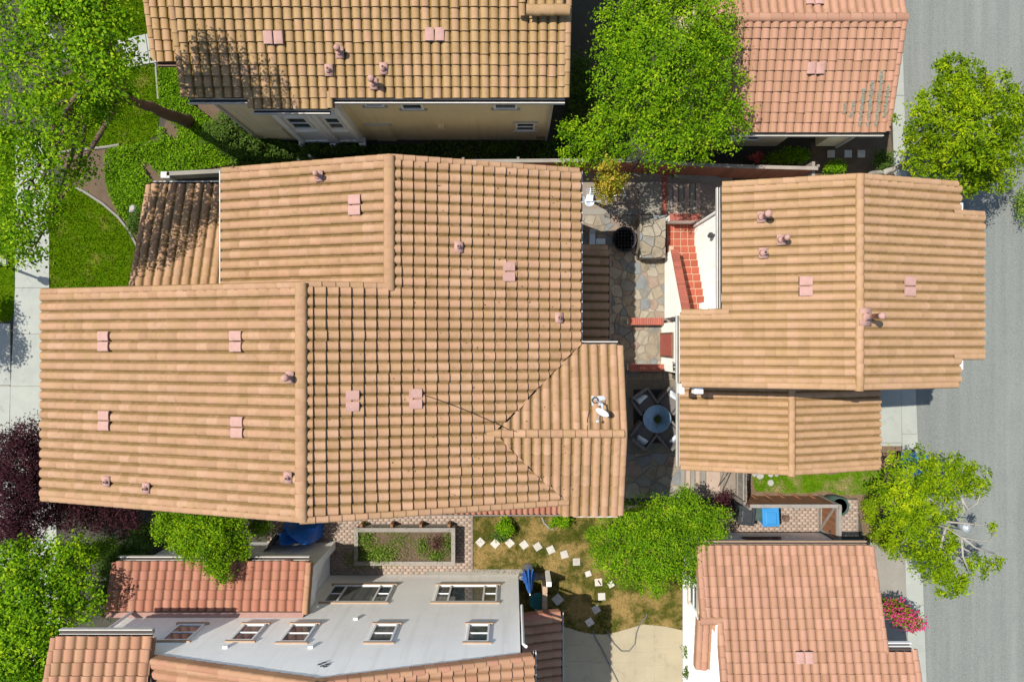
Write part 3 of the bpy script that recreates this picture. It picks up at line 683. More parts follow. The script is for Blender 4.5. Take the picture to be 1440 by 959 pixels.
# courtyard: flagstones in mortar
cy = poly_px([(790, 240), (1030, 240), (1030, 310), (945, 310), (945, 545), (975, 545), (975, 655), (1035, 655), (1035, 700), (790, 700)])
court = sheet('courtyard', cy, 'mortar', .02)
FS = [('flag_tan', (.235, .20, .145), (.18, .15, .105)), ('flag_grey', (.19, .185, .16), (.15, .145, .125)), ('flag_blue', (.165, .175, .175), (.13, .14, .14)), ('flag_pink', (.235, .175, .135), (.19, .14, .105)), ('flag_pale', (.27, .24, .185), (.22, .195, .145))]
for k, a, b in FS: M[k] = pm(k, a, b, 4, .85, .5, 16, .1, dirt=(tuple(x * .5 for x in a), 2.2, .52))
fk = [f[0] for f in FS]
def flag_field(region, cell, root, z=.05, z0=0., world=False):
    xs = [p[0] for p in region]; ys = [p[1] for p in region]; S = []
    nx = max(1, round((max(xs) - min(xs)) / cell)); ny = max(1, round((max(ys) - min(ys)) / cell))
    for i in range(-1, nx + 1):
        for j in range(-1, ny + 1):
            S.append((min(xs) + (i + .5 + random.uniform(-.42, .42)) * (max(xs) - min(xs)) / nx, min(ys) + (j + .5 + random.uniform(-.42, .42)) * (max(ys) - min(ys)) / ny))
    R_ = [random.uniform(0, cell * .75) for _ in S]
    for i, s in enumerate(S):
        c = list(region)
        if sum(region[k][0] * region[(k + 1) % len(region)][1] - region[(k + 1) % len(region)][0] * region[k][1] for k in range(len(region))) < 0: c = c[::-1]
        for j, q in enumerate(S):
            if i == j or (q[0] - s[0]) ** 2 + (q[1] - s[1]) ** 2 > (cell * 3.2) ** 2: continue
            a, b = q[0] - s[0], q[1] - s[1]; d = math.hypot(a, b)
            c = clip(c, a, b, (q[0] ** 2 + q[1] ** 2 - s[0] ** 2 - s[1] ** 2 + R_[i] ** 2 - R_[j] ** 2) / 2 - random.uniform(.012, .024) * d)
            if len(c) < 3: break
        if len(c) >= 3:
            ar = abs(sum(c[k][0] * c[(k + 1) % len(c)][1] - c[(k + 1) % len(c)][0] * c[k][1] for k in range(len(c)))) / 2
            if ar > .01:
                w = random.choices(fk, [4, 2.2, 2, 2.2, 3])[0]
                MB().prism(c, z0, z + random.uniform(-.006, .006)).build('flagstone', M[w], root, world)
flag_field(poly_px([(800, 304), (936, 304), (936, 532), (800, 532)]), .35, court)
flag_field(poly_px([(800, 637), (958, 637), (958, 700), (800, 700)]), .45, court)
flag_field(poly_px([(862, 532), (958, 532), (958, 540), (862, 540)]), .4, court)
for q in ([(898, 256), (930, 256), (930, 302), (898, 302)], [(818, 294), (855, 294), (855, 302), (818, 302)], [(856, 294), (896, 294), (896, 302), (856, 302)]):
    MB().prism(poly_px(q), 0, .045).build('slab', M['conc2'], court)
for k, x in enumerate((939, 946.5, 954.5, 962.3, 970.3, 978)):
    MB().prism(poly_px([(x, 258), (x + 6.2, 258), (x + 6.2, 303), (x, 303)]), 0, .06).build('slab', M[('conc2', 'paver')[k % 2]], court)
for k, x in enumerate((957, 964.5, 971, 978, 986)):
    MB().prism(poly_px([(x, 655), (x + 5.3, 655), (x + 5.3, 690), (x, 690)]), 0, .06).build('slab', M[('conc2', 'paver')[k % 2]], court)
MB().prism(poly_px([(993, 655), (1012, 655), (1012, 690), (993, 690)]), 0, .05).build('slab', M['paver'], court)
for k in range(15):
    y = 243 + k * 4.0
    MB().prism(poly_px([(931, y), (937.5, y), (937.5, y + 3.4), (931, y + 3.4)]), 0, .05).build('brick', M['brick'], court)

# ------------------------------------------------------------------ houses
def wallbox(h, prof_list, mat):
    mb = MB()
    for f in prof_list: f(mb)
    return h.wall(mb, mat)
# --- main house
hm = House('house', (-5, -1, 0), 'largest house in the centre with the broad brown tiled roof and satellite dish', 't_main'); PT = .286
zW = lambda x: 8 + PT * (x + 5.84); zE = lambda x: 8 - PT * (x + 5.84); zN = lambda x: 7.34 + PT * (x + 3.52)
mb = MB()
mb.extr([(-14.35, 0), (1.7, 0), (1.7, zE(1.7) - .2), (-5.84, 7.8), (-14.35, zW(-14.35) - .2)], 'y', -4.72, 1.42)
mb.extr([(-8.6, 0), (1.7, 0), (1.7, zE(1.7) - .2), (-3.52, 7.1), (-8.6, zN(-8.6) - .2)], 'y', 1.43, 5.02)
mb.extr([(-5.2, 0), (-.35, 0), (-.35, 5.7), (-2.77, 6.25), (-5.2, 5.6)], 'x', 1.71, 3.1)
mb.extr([(1.6, 0), (5.2, 0), (5.2, 2.78), (1.6, 3.8)], 'x', -12.4, -8.61)
hm.wall(mb, M['stucco_b'])
w1 = hm.plane('+x', -14.78, -4.92, 1.55, zW(-14.78), PT, [(-14.78, -4.92), (-5.84, -4.92), (-5.84, 1.55), (-14.78, 1.55)], lip=.045)
VA = (-.53, -2.77); r2 = .7071; gp = .004
def vc(sx, sy, lo, hi, side): return ((VA[0] - side * gp * sx, VA[1] - side * gp * sy), (side * sx, side * sy), lo, hi)
e1 = hm.plane('-x', 2.06, -4.93, 5.25, zE(2.06), PT, [(2.06, 5.25), (-3.52, 5.25), (-3.52, 1.6), (-5.84, 1.6), (-5.84, -4.92), (2.06, -4.92), (2.06, -4.7), (.1, -2.77), (2.06, -.75)], lip=.075, e=.333, cuts=(vc(r2, -r2, -2.77, 9, 1), vc(r2, r2, -9, -2.77, 1)))
n1 = hm.plane('+x', -8.95, 1.6, 5.25, zN(-8.95), PT, [(-8.95, 1.6), (-3.52, 1.6), (-3.52, 5.25), (-8.95, 5.25)], lip=.045)
g1 = hm.plane('-y', -.166, -.9, 3.3, 5.74, .284, [(1.6, -.166), (3.3, -.166), (3.3, -2.77), (-1., -2.77)], lip=.05, w=.3, cuts=(vc(r2, -r2, -9, 9, -1),))
g2 = hm.plane('+y', -5.37, -.9, 3.3, 5.74, .284, [(1.3, -4.85), (1.62, -5.0), (1.62, -5.37), (3.3, -5.37), (3.3, -2.77), (-1., -2.77)], lip=.05, w=.3, cuts=(vc(r2, r2, -4.97, 9, -1),))
hm.plane('-y', 5.46, -12.73, -8.62, 2.9, .3, [(-12.73, 5.46), (-8.62, 5.46), (-8.62, 1.5), (-12.73, 1.5)], lip=.04)
zs = hm.plane('-x', 3.34, -.2, 3.24, 2.9, .27, [(3.34, -.2), (3.34, 3.24), (1.7, 3.24), (1.7, -.2)], lip=.05)
hm.plane('+y', -6.02, -3.3, 2.0, 2.9, .3, [(-3.3, -6.02), (2.0, -6.02), (2.0, -4.75), (-3.3, -4.75)], lip=.05, w=.2, e=.36, pal='t_red')
hm.part(MB().box(1.7, 3.15, -.3, 3.05, 0, 2.8).box(-3.2, 1.9, -5.75, -4.73, 0, 2.8), 'porch_wall', M['stucco_b'])
hm.rake((-14.78, 1.55), (-5.84, 1.55), w1(-14.78, 0), 8, (0, 1)); hm.rake((-3.52, 1.57), (-5.7, 1.57), zE(-3.52), 7.95, (0, 1))
hm.rake((-14.78, -4.94), (-5.84, -4.94), w1(-14.78, 0), 8, (0, -1)); hm.rake((1.72, -4.98), (-5.84, -4.98), zE(1.72), 8, (0, -1))
hm.rake((-8.95, 5.27), (-3.52, 5.27), zN(-8.95), 7.34, (0, 1)); hm.rake((2.06, 5.27), (-3.52, 5.27), zE(2.06), 7.34, (0, 1))
hm.rake((3.36, -.166), (3.36, -2.77), 5.74, 6.48, (1, 0)); hm.rake((3.36, -5.37), (3.36, -2.77), 5.74, 6.48, (1, 0))
hm.rake((-12.78, 5.46), (-12.78, 1.6), 2.9, 4.06, (-1, 0)); hm.rake((3.34, 3.27), (1.75, 3.27), 2.9, 3.33, (0, 1))
hm.ridge((-5.84, 1.6), (-5.84, -4.95), 8, wd=.36, h=.15); hm.ridge((-3.52, 5.3), (-3.52, 1.5), 7.34, wd=.34, h=.14); hm.ridge((3.35, -2.77), (-.7, -2.77), 6.48, wd=.27)
hm.gutter((2.08, -.15), (2.08, 5.3), 5.66, (1, 0)); hm.gutter((-8.98, 1.65), (-8.98, 5.3), 5.72, (-1, 0), r=.13); hm.gutter((-14.82, -4.95), (-14.82, 1.6), 5.38, (-1, 0), r=.05)
hm.gutter((2.2, -.13), (3.3, -.13), 5.68, (0, 1)); hm.gutter((1.95, -5.41), (3.3, -5.41), 5.66, (0, -1), r=.08); hm.gutter((-12.7, 5.5), (-8.7, 5.5), 2.84, (0, 1), r=.14)
hm.gutter((3.37, -.1), (3.37, 3.24), 2.84, (1, 0), 'trim', .1); hm.gutter((-3.3, -6.06), (2.1, -6.06), 2.84, (0, -1), 'greywood', .11)
vp = lambda px, py, z: (P(px, py, z).x, P(px, py, z).y)
hm.vents([vp(153, 480, 6), vp(154, 590, 6), vp(337, 480, 7.3), vp(339, 599, 7.3)], w1, '+x'); hm.vents([vp(501, 290, 7)], n1, '+x')
hm.vents([vp(715, 383, 6.3), vp(497, 563, 7.6), vp(585, 560, 7.1)], e1, '-x')
for px, py, f, z, hh, cap in ((410, 530, w1, 7.9, .45, .13), (158, 674, w1, 6, .22, 0), (213, 683, w1, 6.4, .25, 0), (407, 670, w1, 7.9, .25, 0), (452, 251, n1, 6.6, .4, .1), (646, 349, e1, 6.7, .25, 0), (786, 447, e1, 6, .25, 0)):
    hm.pipe(*vp(px, py, z), f, hh, .045 if not cap else .06, cap)

lt = []
for k in range(260):
    py = random.uniform(235, 725); px = random.gauss(640, 110) if k % 2 else random.uniform(430, 860)
    p = P(px, py, 6.5); zz = max(e1(p.x, p.y), (g1(p.x, p.y) if p.y > -2.77 else g2(p.x, p.y)) if p.x > -.5 + abs(p.y + 2.77) else 0)
    if -4.8 < p.y < 5.1 and p.x < 2 and p.x > -5.5 and not (p.y > 1.5 and p.x < -3.4): lt.append((p.x, p.y, zz + .15))
for k in range(120):
    t = random.random(); lt.append((-.5 + 2.5 * t + random.gauss(0, .05), -2.77 + 2.5 * t * random.choice((-.9, 1)) + random.gauss(0, .05), zE(-.5 + 2.5 * t) + .1))
tag(leaves('leaf_litter', lt, .06, M['litter'], hm.e, 3, .5), kind='stuff')
hm.finish()
# --- top house
hb = House('house', (-4, 10, 0), 'beige two storey house at the top with white panelled bay and mustard roof tiles', 't_top')
zB = lambda y: 5.57 + .32 * (y - 7.645)
hb.wall(MB().extr([(7.945, 0), (14.5, 0), (14.5, 5.4), (12.2, zB(12.2) - .25), (7.945, zB(7.945) - .2)], 'x', -9.95, 1.4), M['stucco_b'])
b1 = hb.plane('+y', 7.35, -10.22, 1.68, zB(7.35), .32, [(-10.22, 7.66), (-8.2, 7.66), (-8.2, 7.35), (-5.76, 7.35), (-5.76, 7.66), (1.68, 7.66), (1.68, 12.2), (-10.22, 12.2)], lip=.06, w=.297, e=.308)
hb.plane('-y', 14.9, -10.22, 1.68, zB(12.2) - .86, .32, [(-10.22, 12.2), (1.68, 12.2), (1.68, 14.9), (-10.22, 14.9)], tiles=False)
hb.plane('+y', 9.84, -12.5, -9.96, 3.0, .3, [(-12.5, 9.84), (-9.96, 9.84), (-9.96, 13), (-12.5, 13)], lip=.05)
hb.part(MB().box(-12.1, -9.96, 10.2, 13, 0, 2.9), 'porch_wall', M['stucco_b'])
hb.rake((1.7, 7.63), (1.7, 12.2), zB(7.63), zB(12.2), (1, 0)); hb.rake((-10.26, 7.63), (-10.26, 12.2), zB(7.63), zB(12.2), (-1, 0)); hb.rake((-12.54, 9.84), (-12.54, 13), 3, 3.95, (-1, 0))
hb.rake((-5.72, 7.33), (-5.72, 7.75), zB(7.33), zB(7.7), (1, 0)); hb.rake((-8.2, 7.33), (-8.2, 7.75), zB(7.33), zB(7.7), (-1, 0))
# raised rear gable end at the top edge
zr = zB(9.86) + .3
hb.plane('+y', 9.92, .45, 1.55, zr - .05, .25, [(.45, 9.92), (1.55, 9.92), (1.55, 12), (.45, 12)], w=.3)
hb.part(MB().box(.4, 1.58, 9.9, 12, zB(9.9) - .3, zr - .12), 'porch_wall', M['stucco_b'])
hb.ridge((.42, 9.86), (1.66, 9.86), zr, e=.42, wd=.34, h=.16); hb.ridge((.3, 9.75), (.3, 11.5), zr - .12, zr + .4, wd=.22, h=.1)
for a, b in ((-10.2, -8.3), (-5.65, 1.66)): hb.gutter((a, 7.62), (b, 7.62), 5.5, (0, -1), r=.13)
hb.gutter((-8.2, 7.31), (-5.76, 7.31), 5.4, (0, -1), r=.12); hb.gutter((-12.5, 9.8), (-10, 9.8), 2.95, (0, -1), 'brown')
hb.part(MB().tube([(1.33, 7.87, 5.3), (1.33, 7.87, .1)], .045, 8).box(-9.98, -9.88, 7.89, 7.99, .1, 5.2), 'downspout', M['gutter'])
bay = hb.part(MB().box(-8.19, -5.76, 7.75, 7.94, .5, 5.2), 'bay', M['white'])
pb = MB()
for x in (-8.19, -7.06, -6.86, -5.94): pb.box(x, x + .18, 7.66, 7.748, .5, 5.15)
for z in (.5, 1.75, 3.62): pb.box(-8.0, -7.08, 7.69, 7.748, z, z + .16); pb.box(-6.66, -5.95, 7.69, 7.748, z, z + .16)
pb.build('panel_moulding', M['white'], bay)
for x0, x1 in ((-7.92, -7.16), (-6.6, -6.0)):
    hb.window('y', 7.748, -1, x0, x1, 2.15, 3.4, mull=1, rows=2, sill=None); hb.window('y', 7.748, -1, x0, x1, 3.95, 4.7, mull=1, sill=None)
MB().box(-8.28, -8.1, 7.6, 7.9, .3, .5).box(-7.08, -6.85, 7.6, 7.9, .3, .5).box(-5.95, -5.7, 7.6, 7.9, .3, .5).build('bracket', M['white'], bay)
for a0, a1, z0, z1 in ((-4.95, -4.3, 3.95, 4.7), (-3.75, -3.0, 3.65, 4.6), (-.62, .18, 3.7, 4.6), (.13, .85, 1.25, 2.2)):
    hb.window('y', 7.945, -1, a0, a1, z0, z1, sill='gutter', rows=2)
dr = hb.part(MB().box(-5.3, -4.55, 7.9, 7.944, 0, 1.95), 'door', M['stucco_b']); MB().box(-5.42, -4.43, 7.87, 7.944, 1.95, 2.05).build('lintel', M['gutter'], dr)
hb.part(MB().box(-2.72, -2.5, 7.85, 7.944, 1.6, 1.95), 'meter_box', M['stucco_b']); hb.part(MB().box(.95, 1.35, 7.9, 7.944, .3, .6), 'wall_vent', M['trim'])
hb.part(MB().box(-9.0, -8.6, 7.9, 7.944, .4, 1.5), 'meter_box', M['stucco_b'])
hb.vents([vp(386, 55, 6.1), vp(612, 51, 6.1)], b1, '+y')
for px, py, hh, cap in ((480, 78, .4, .12), (525, 117, .5, .13), (540, 98, .25, 0), (463, 100, .25, 0)): hb.pipe(*vp(px, py, 5.9), b1, hh, .05, cap)
hb.finish()
# --- garage top right
hc = House('garage', (10, 10, 0), 'single storey garage at the top right beside the street, pink tiled roof with grey streaks', 't_pink')
zC = lambda y: 3.2 + .3 * (y - 7.3)
hc.wall(MB().extr([(7.7, 0), (14, 0), (14, 3.1), (10.75, 4.0), (7.7, 3.15)], 'x', 6.6, 10.45).extr([(8.6, 0), (14, 0), (14, 3.1), (10.75, 4.0), (8.6, 3.4)], 'x', 10.45, 12.0).extr([(7.7, 0), (14, 0), (14, 3.1), (10.75, 4.0), (7.7, 3.15)], 'x', 12.0, 12.82), M['stucco_b'])
c1 = hc.plane('+y', 7.3, 6.3, 13.02, 3.2, .3, [(6.3, 7.3), (13.02, 7.3), (13.02, 10.75), (6.3, 10.75)], lip=.045, w=.288, e=.32)
c2 = hc.plane('-y', 14.2, 6.3, 13.02, zC(10.75) - .3 * 3.45, .3, [(6.3, 10.75), (13.02, 10.75), (13.02, 14.2), (6.3, 14.2)], lip=.035, w=.288, e=.32)
hc.rake((13.06, 7.3), (13.06, 10.75), 3.2, zC(10.75), (1, 0)); hc.rake((13.06, 14.2), (13.06, 10.75), 3.2, zC(10.75), (1, 0))
hc.ridge((6.3, 10.75), (13.1, 10.75), zC(10.75), wd=.3); hc.gutter((6.4, 7.27), (13.0, 7.27), 3.13, (0, -1), r=.1)
hc.window('y', 7.7, -1, 8.3, 9.4, .9, 2.1, rows=1, mull=2, sill=None); hc.vents([vp(1147, 96, 3.9)], c1, '+y'); hc.vents([vp(1142, 4, 4)], c2, '-y')
hc.part(MB().tube([(12.78, 7.62, 3.05), (12.78, 7.62, .1)], .045, 8), 'downspout', M['gutter'])

lp = []
for x0, ya, yb, n in ((1189, 145, 160, 40), (1200, 142, 165, 60), (1213, 125, 178, 200), (1224, 115, 178, 240), (1236, 100, 178, 300), (1247, 120, 165, 160)):
    for k in range(n):
        t = random.random(); py = ya + (yb - ya) * t; p = P(x0 + (py - 140) * -.11 + random.gauss(0, .9), py, 3.7); p = P(x0 + (py - 140) * -.11 + random.gauss(0, .9), py, c1(p.x, p.y) + .168); lp.append(tuple(p))
tag(leaves('lichen', lp, .06, M['lichen'], hc.e, 6, .8), kind='stuff')
hc.finish()
# --- right house with its lower wing
hd = House('house', (10, 1, 0), 'house on the right by the street with white side walls and a low tiled wing', 't_right')
zDw = lambda x: 7 - PT * (10.15 - x); zDe = lambda x: 7 - PT * (x - 10.15)
mb = MB(); mb.extr([(7.2, 0), (13.3, 0), (13.3, zDe(13.3) - .2), (10.15, 6.8), (7.2, zDw(7.2) - .2)], 'y', .7, 4.6)
mb.extr([(5.9, 0), (13.3, 0), (13.3, zDe(13.3) - .2), (10.15, 6.8), (5.9, zDw(5.9) - .2)], 'y', -1.15, .69)
mb.box(13.31, 14.3, -.3, 3.7, 2.6, 5.6); mb.extr([(6.75, 0), (12.5, 0), (12.5, 2.95), (9.4, 3.8), (6.75, 3.05)], 'y', -4.2, -1.16)
hd.wall(mb, M['stucco_w'])
d1 = hd.plane('+x', 5.30, -1.32, 4.78, zDw(5.30), PT, [(5.3, -1.32), (10.15, -1.32), (10.15, 4.78), (6.47, 4.78), (6.47, .87), (5.3, .87)], lip=.04, w=.28, e=.30)
d2 = hd.plane('-x', 14.63, -1.32, 4.78, zDe(14.63), PT, [(14.63, -.45), (14.63, 3.9), (13.63, 3.9), (13.63, 4.78), (10.15, 4.78), (10.15, -1.32), (13.63, -1.32), (13.63, -.45)], lip=.03, w=.28, e=.30)
hd.plane('+x', 5.93, -4.4, -1.18, 3.0, PT, [(5.93, -4.4), (9.4, -4.4), (9.4, -1.18), (5.93, -1.18)], lip=.04, w=.28, e=.31)
d4 = hd.plane('-x', 12.87, -4.4, -1.18, 3.0, PT, [(12.87, -4.4), (9.4, -4.4), (9.4, -1.18), (12.87, -1.18)], lip=.03, w=.28, e=.31)
hd.rake((6.47, 4.8), (10.15, 4.8), zDw(6.47), 7, (0, 1)); hd.rake((13.63, 4.8), (10.15, 4.8), zDe(13.63), 7, (0, 1)); hd.rake((14.63, 3.93), (13.55, 3.93), zDe(14.63), zDe(13.55), (0, 1))
hd.rake((14.63, -.48), (13.55, -.48), zDe(14.63), zDe(13.55), (0, -1)); hd.rake((5.3, -1.34), (10.15, -1.34), zDw(5.3), 7, (0, -1)); hd.rake((13.63, -1.34), (10.15, -1.34), zDe(13.63), 7, (0, -1))
hd.rake((5.3, .89), (6.6, .89), zDw(5.3), zDw(6.6), (0, 1)); hd.rake((5.93, -4.42), (9.4, -4.42), 3, 3.99, (0, -1)); hd.rake((12.87, -4.42), (9.4, -4.42), 3, 3.99, (0, -1))
hd.ridge((10.15, 4.85), (10.15, -1.4), 7, wd=.25); hd.ridge((9.4, -1.25), (9.4, -4.48), 3.99, wd=.25)
hd.gutter((6.44, .95), (6.44, 4.75), 5.87, (-1, 0), r=.09); hd.gutter((5.27, -1.3), (5.27, .8), 5.53, (-1, 0), r=.09); hd.gutter((5.9, -4.4), (5.9, -1.2), 2.94, (-1, 0), r=.09)
hd.gutter((13.66, 3.95), (13.66, 4.75), 5.92, (1, 0), r=.06); hd.gutter((14.66, -.45), (14.66, 3.9), 5.64, (1, 0), r=.06); hd.gutter((12.9, -4.4), (12.9, -1.3), 2.94, (1, 0), r=.06)
for x, y, z in ((13.8, 4.1, 5.9), (13.8, -.72, 5.9), (5.95, -1.52, 5.25), (5.42, -1.52, 5.25)):
    w = .14 if x > 5.5 else .07
    hd.part(MB().box(x - w, x + w, y - .16, y + .16, z - .35, z).box(x - w * .7, x + w * .7, y - .1, y + .1, z, z + .03), 'corbel', M['white'])
hd.part(MB().tube([(7.14, 4.5, 5.6), (7.14, 4.5, .2)], .05, 8), 'downspout', M['white'])
dr = hd.part(MB().box(5.84, 5.899, -.62, .32, .1, 2.1), 'door', M['brown'])
for k in range(9): MB().box(5.815, 5.839, -.55, .25, .2 + k * .205, .2 + k * .205 + .18).build('slat', M['door_red'], dr)
for y, z, x in ((3.75, 2.75, 7.2), (.78, 1.9, 6.05)):
    hd.part(MB().box(x - .1, x, y - .04, y + .04, z, z + .06).lathe((x - .14, y, z - .2), [(.05, 0), (.08, .05), (.08, .2), (.11, .22), (.02, .32)], 8), 'wall_lantern', M['dark'])
sc = MB()
for yy, s in ((-.86, 1), (-1.02, -1)):
    sc.tube([(5.87, yy + s * .07 * math.cos(t) * (1 - t / 9), 2.35 + .16 * math.sin(t) * (1 - t / 9)) for t in [i * .5 for i in range(14)]], .016, 5)
sc.tube([(5.87, -.75, 2.1), (5.87, -1.1, 2.15)], .014, 5); hd.part(sc, 'iron_scroll', M['black'])
hd.vents([vp(1125, 404, 6.3)], d1, '+x'); hd.vents([vp(1277, 403, 6.6)], d2, '-x')
for px, py, f, z, hh, cap in ((1066, 308, d1, 6.1, .6, .14), (1094, 339, d1, 6.3, .5, .11), (1068, 358, d1, 6.1, .3, 0)): hd.pipe(*vp(px, py, z), f, hh, .06, cap)
hd.pipe(*vp(1213, 446, 6.95), d2, .95, .075, .13, .4)
hd.part(MB().box(9.35, 10.0, -1.42, -1.16, 4.4, 5.0), 'wall_vent', M['steel'])
hd.finish()
# --- bottom right garage
hf = House('garage', (10, -10, 0), 'low garage at the bottom right with pink tiled roof and white walls', 't_pink')
zF = lambda y: 3.2 + .3 * (-7.15 - y)
hf.wall(MB().extr([(-7.56, 0), (-14, 0), (-14, 4.4), (-12.5, 4.6), (-7.56, 3.12)], 'x', 6.8, 12.2).extr([(-10.55, 0), (-14, 0), (-14, 4.4), (-12.5, 4.6), (-10.55, 4.0)], 'x', 12.21, 13.15), M['stucco_w'])
f1 = hf.plane('-y', -7.15, 6.5, 13.4, 3.2, .3, [(6.5, -7.15), (12.45, -7.15), (12.45, -10.29), (13.4, -10.29), (13.4, -12.6), (7.02, -12.6), (7.02, -9.4), (6.5, -9.4)], lip=.045, w=.288, e=.325)
hf.rake((12.48, -7.15), (12.48, -10.35), 3.2, zF(-10.35), (1, 0)); hf.rake((13.43, -10.29), (13.43, -12.6), zF(-10.29), zF(-12.6), (1, 0))
hf.rake((6.5, -7.15), (6.5, -9.45), 3.2, zF(-9.45), (-1, 0)); hf.rake((7.02, -9.5), (7.02, -12.6), zF(-9.5), zF(-12.6), (-1, 0))
hf.plane('+y', -11.25, 6.42, 7.05, 3.45, .17, [(6.42, -11.25), (7.05, -11.25), (7.05, -9.5), (6.42, -9.5)], lip=.04, w=.3)
hf.rake((6.4, -11.25), (6.4, -9.5), 3.45, 3.75, (-1, 0)); hf.ridge((6.35, -9.45), (7.2, -9.45), 3.85, wd=.28)
hf.part(MB().box(6.5, 6.99, -11.2, -9.5, 3.2, 3.28), 'soffit', M['trim']); hf.part(MB().box(6.9, 6.985, -12.5, -9.5, 2.5, 4.0), 'parapet', M['stucco_w'])
hf.gutter((6.5, -7.12), (12.4, -7.12), 3.13, (0, 1), 'trim', .12); hf.gutter((12.5, -10.26), (13.4, -10.26), 4.08, (0, 1), 'white', .13)
hf.window('x', 6.8, -1, -9.95, -8.95, .9, 2.1, rows=2); hf.window('y', -7.56, 1, 8.9, 10.2, .9, 2.0, fm='brown', mull=2, sill='brown')
hf.vents([vp(1129, 922, 4.2)], f1, '-y'); hf.finish()
# --- white house bottom left
hg = House('house', (-6, -10, 0), 'white stucco house at the bottom left with a row of small windows', 't_white')
gE = lambda x: 6.88 + .268 * (.587 - x); gW = lambda x: 7.06 + .268 * (x + 10.49)
hg.wall(MB().extr([(.25, 0), (.25, gE(.25) - .12), (-5.2, 8.28), (-10.4, 6.95), (-12.9, 6.8), (-12.9, 0)], 'y', -14, -9.25).extr([(-9.24, 0), (-7.95, 0), (-7.95, 3.42), (-9.24, 3.78)], 'x', -13.3, -7.2), M['stucco_w'])
q1 = hg.plane('-x', .60, -12.5, -9.27, gE(.6), .268, [(.6, -12.5), (.6, -9.27), (-5.2, -9.27), (-5.2, -12.5)], lip=.06)
q2 = hg.plane('+x', -12.9, -12.5, -9.27, gW(-12.9), .268, [(-11.2, -12.5), (-5.2, -12.5), (-5.2, -9.27), (-10.5, -9.27)], lip=.04)
q3 = hg.plane('-y', -8.68, -13.37, -10.5, 6.95, .3, [(-13.37, -8.68), (-10.62, -8.68), (-10.62, -9.2), (-9.6, -12.5), (-13.37, -12.5)], lip=.05, w=.31, e=.34, pal='t_white')
q4 = hg.plane('-y', -7.60, -13.6, -7.0, 3.5, .285, [(-13.6, -7.6), (-7.0, -7.6), (-7.0, -9.12), (-13.6, -9.12)], lip=.05, w=.297, e=.3, pal='t_red')
q5 = hg.plane('-x', 1.68, -13, -9.62, 2.9, .28, [(1.68, -13), (1.68, -9.62), (.26, -9.62), (.26, -13)], lip=.05)
hg.part(MB().box(.26, 1.4, -13, -10.9, 0, 2.75), 'porch_wall', M['stucco_w'])
hg.part(MB().extr([(-9.13, 3.93), (-9.245, 3.98), (-9.245, 4.16), (-9.13, 4.02)], 'x', -13.6, -7.0), 'flashing', M['pink'])
hg.rake((.6, -9.33), (-5.2, -9.33), gE(.6), gE(-5.2), (0, 1)); hg.rake((-10.6, -9.33), (-5.2, -9.33), gW(-10.6), gW(-5.2), (0, 1))
hg.rake((-13.4, -8.68), (-13.4, -12.5), 6.95, 8.1, (-1, 0)); hg.rake((-10.62, -8.7), (-10.62, -9.3), 6.95, 7.13, (1, 0))
hg.rake((-13.63, -7.6), (-13.63, -9.15), 3.5, 3.94, (-1, 0), 't_red'); hg.rake((-6.98, -7.6), (-6.98, -9.15), 3.5, 3.94, (1, 0)); hg.rake((1.68, -9.6), (.3, -9.6), 2.9, 3.28, (0, 1), 't_red')
hg.ridge((-5.2, -9.2), (-5.2, -12.5), gE(-5.2)); hg.gutter((-13.6, -7.57), (-7.0, -7.57), 3.44, (0, 1), r=.13); hg.gutter((-13.35, -8.64), (-10.6, -8.64), 6.88, (0, 1), r=.14)
hg.gutter((1.71, -13), (1.71, -9.6), 2.84, (1, 0), r=.1); hg.gutter((.63, -12.5), (.63, -9.2), 6.78, (1, 0), r=.08)
# wing wall with an arched opening that carries the end of the lean-to roof
arch = [(-7.9, 0), (-8.2, 0), (-8.2, 1.3)] + [(-9.24 + 1.04 * math.cos(t), 1.3 + 1.5 * math.sin(t)) for t in [i * math.pi / 16 for i in range(1, 9)]] + [(-9.24, 3.6), (-7.9, 3.35)]
hg.part(MB().extr(arch, 'x', -7.19, -6.97), 'arch_wall', M['stucco_w'])
for a0, a1, z0, z1, m, r in ((-2.78, -.54, 1.2, 2.85, [.22, .78], [2, 1, 2]), (-6.72, -4.45, 1.2, 2.85, [.22, .78], [2, 1, 2]), (-1.42, -.72, 4.75, 6.05, 1, 2), (-4.45, -3.7, 4.75, 6.05, 1, 2), (-7.15, -6.35, 4.75, 6.05, 1, 2), (-8.72, -8.0, 4.75, 5.95, 1, 2), (-10.85, -10.0, 4.75, 5.95, 1, 2)):
    w = hg.window('y', -9.25, 1, a0, a1, z0, z1, mull=m, rows=r, sill='trim', wide=.06)
for px, py, z in ((317, 914, 6.4), (437, 914, 6.4), (500, 872, 4.3)):
    p = P(px, py, z); hg.part(MB().box(p.x - .07, p.x + .07, -9.249, -9.18, z - .04, z + .04), 'wall_vent', M['white'])
mb = MB()
for dx, dz in ((-.1, .02), (.12, .02), (0, -.08), (0, .12), (.1, .16)): mb.obox((-5.4 + dx, -9.235, 7.45 + dz), (.11, .03, .03), (0, .5, 0))
hg.part(mb, 'gable_vent', M['dark'])
hg.part(MB().tube([(-12.8, -9.12, 6.7), (-12.8, -9.12, .2)], .05, 8).tube([(.42, -9.12, 6.6), (.34, -9.17, 6.3), (.34, -9.17, 3.3)], .045, 8), 'downspout', M['white'])
hg.finish()
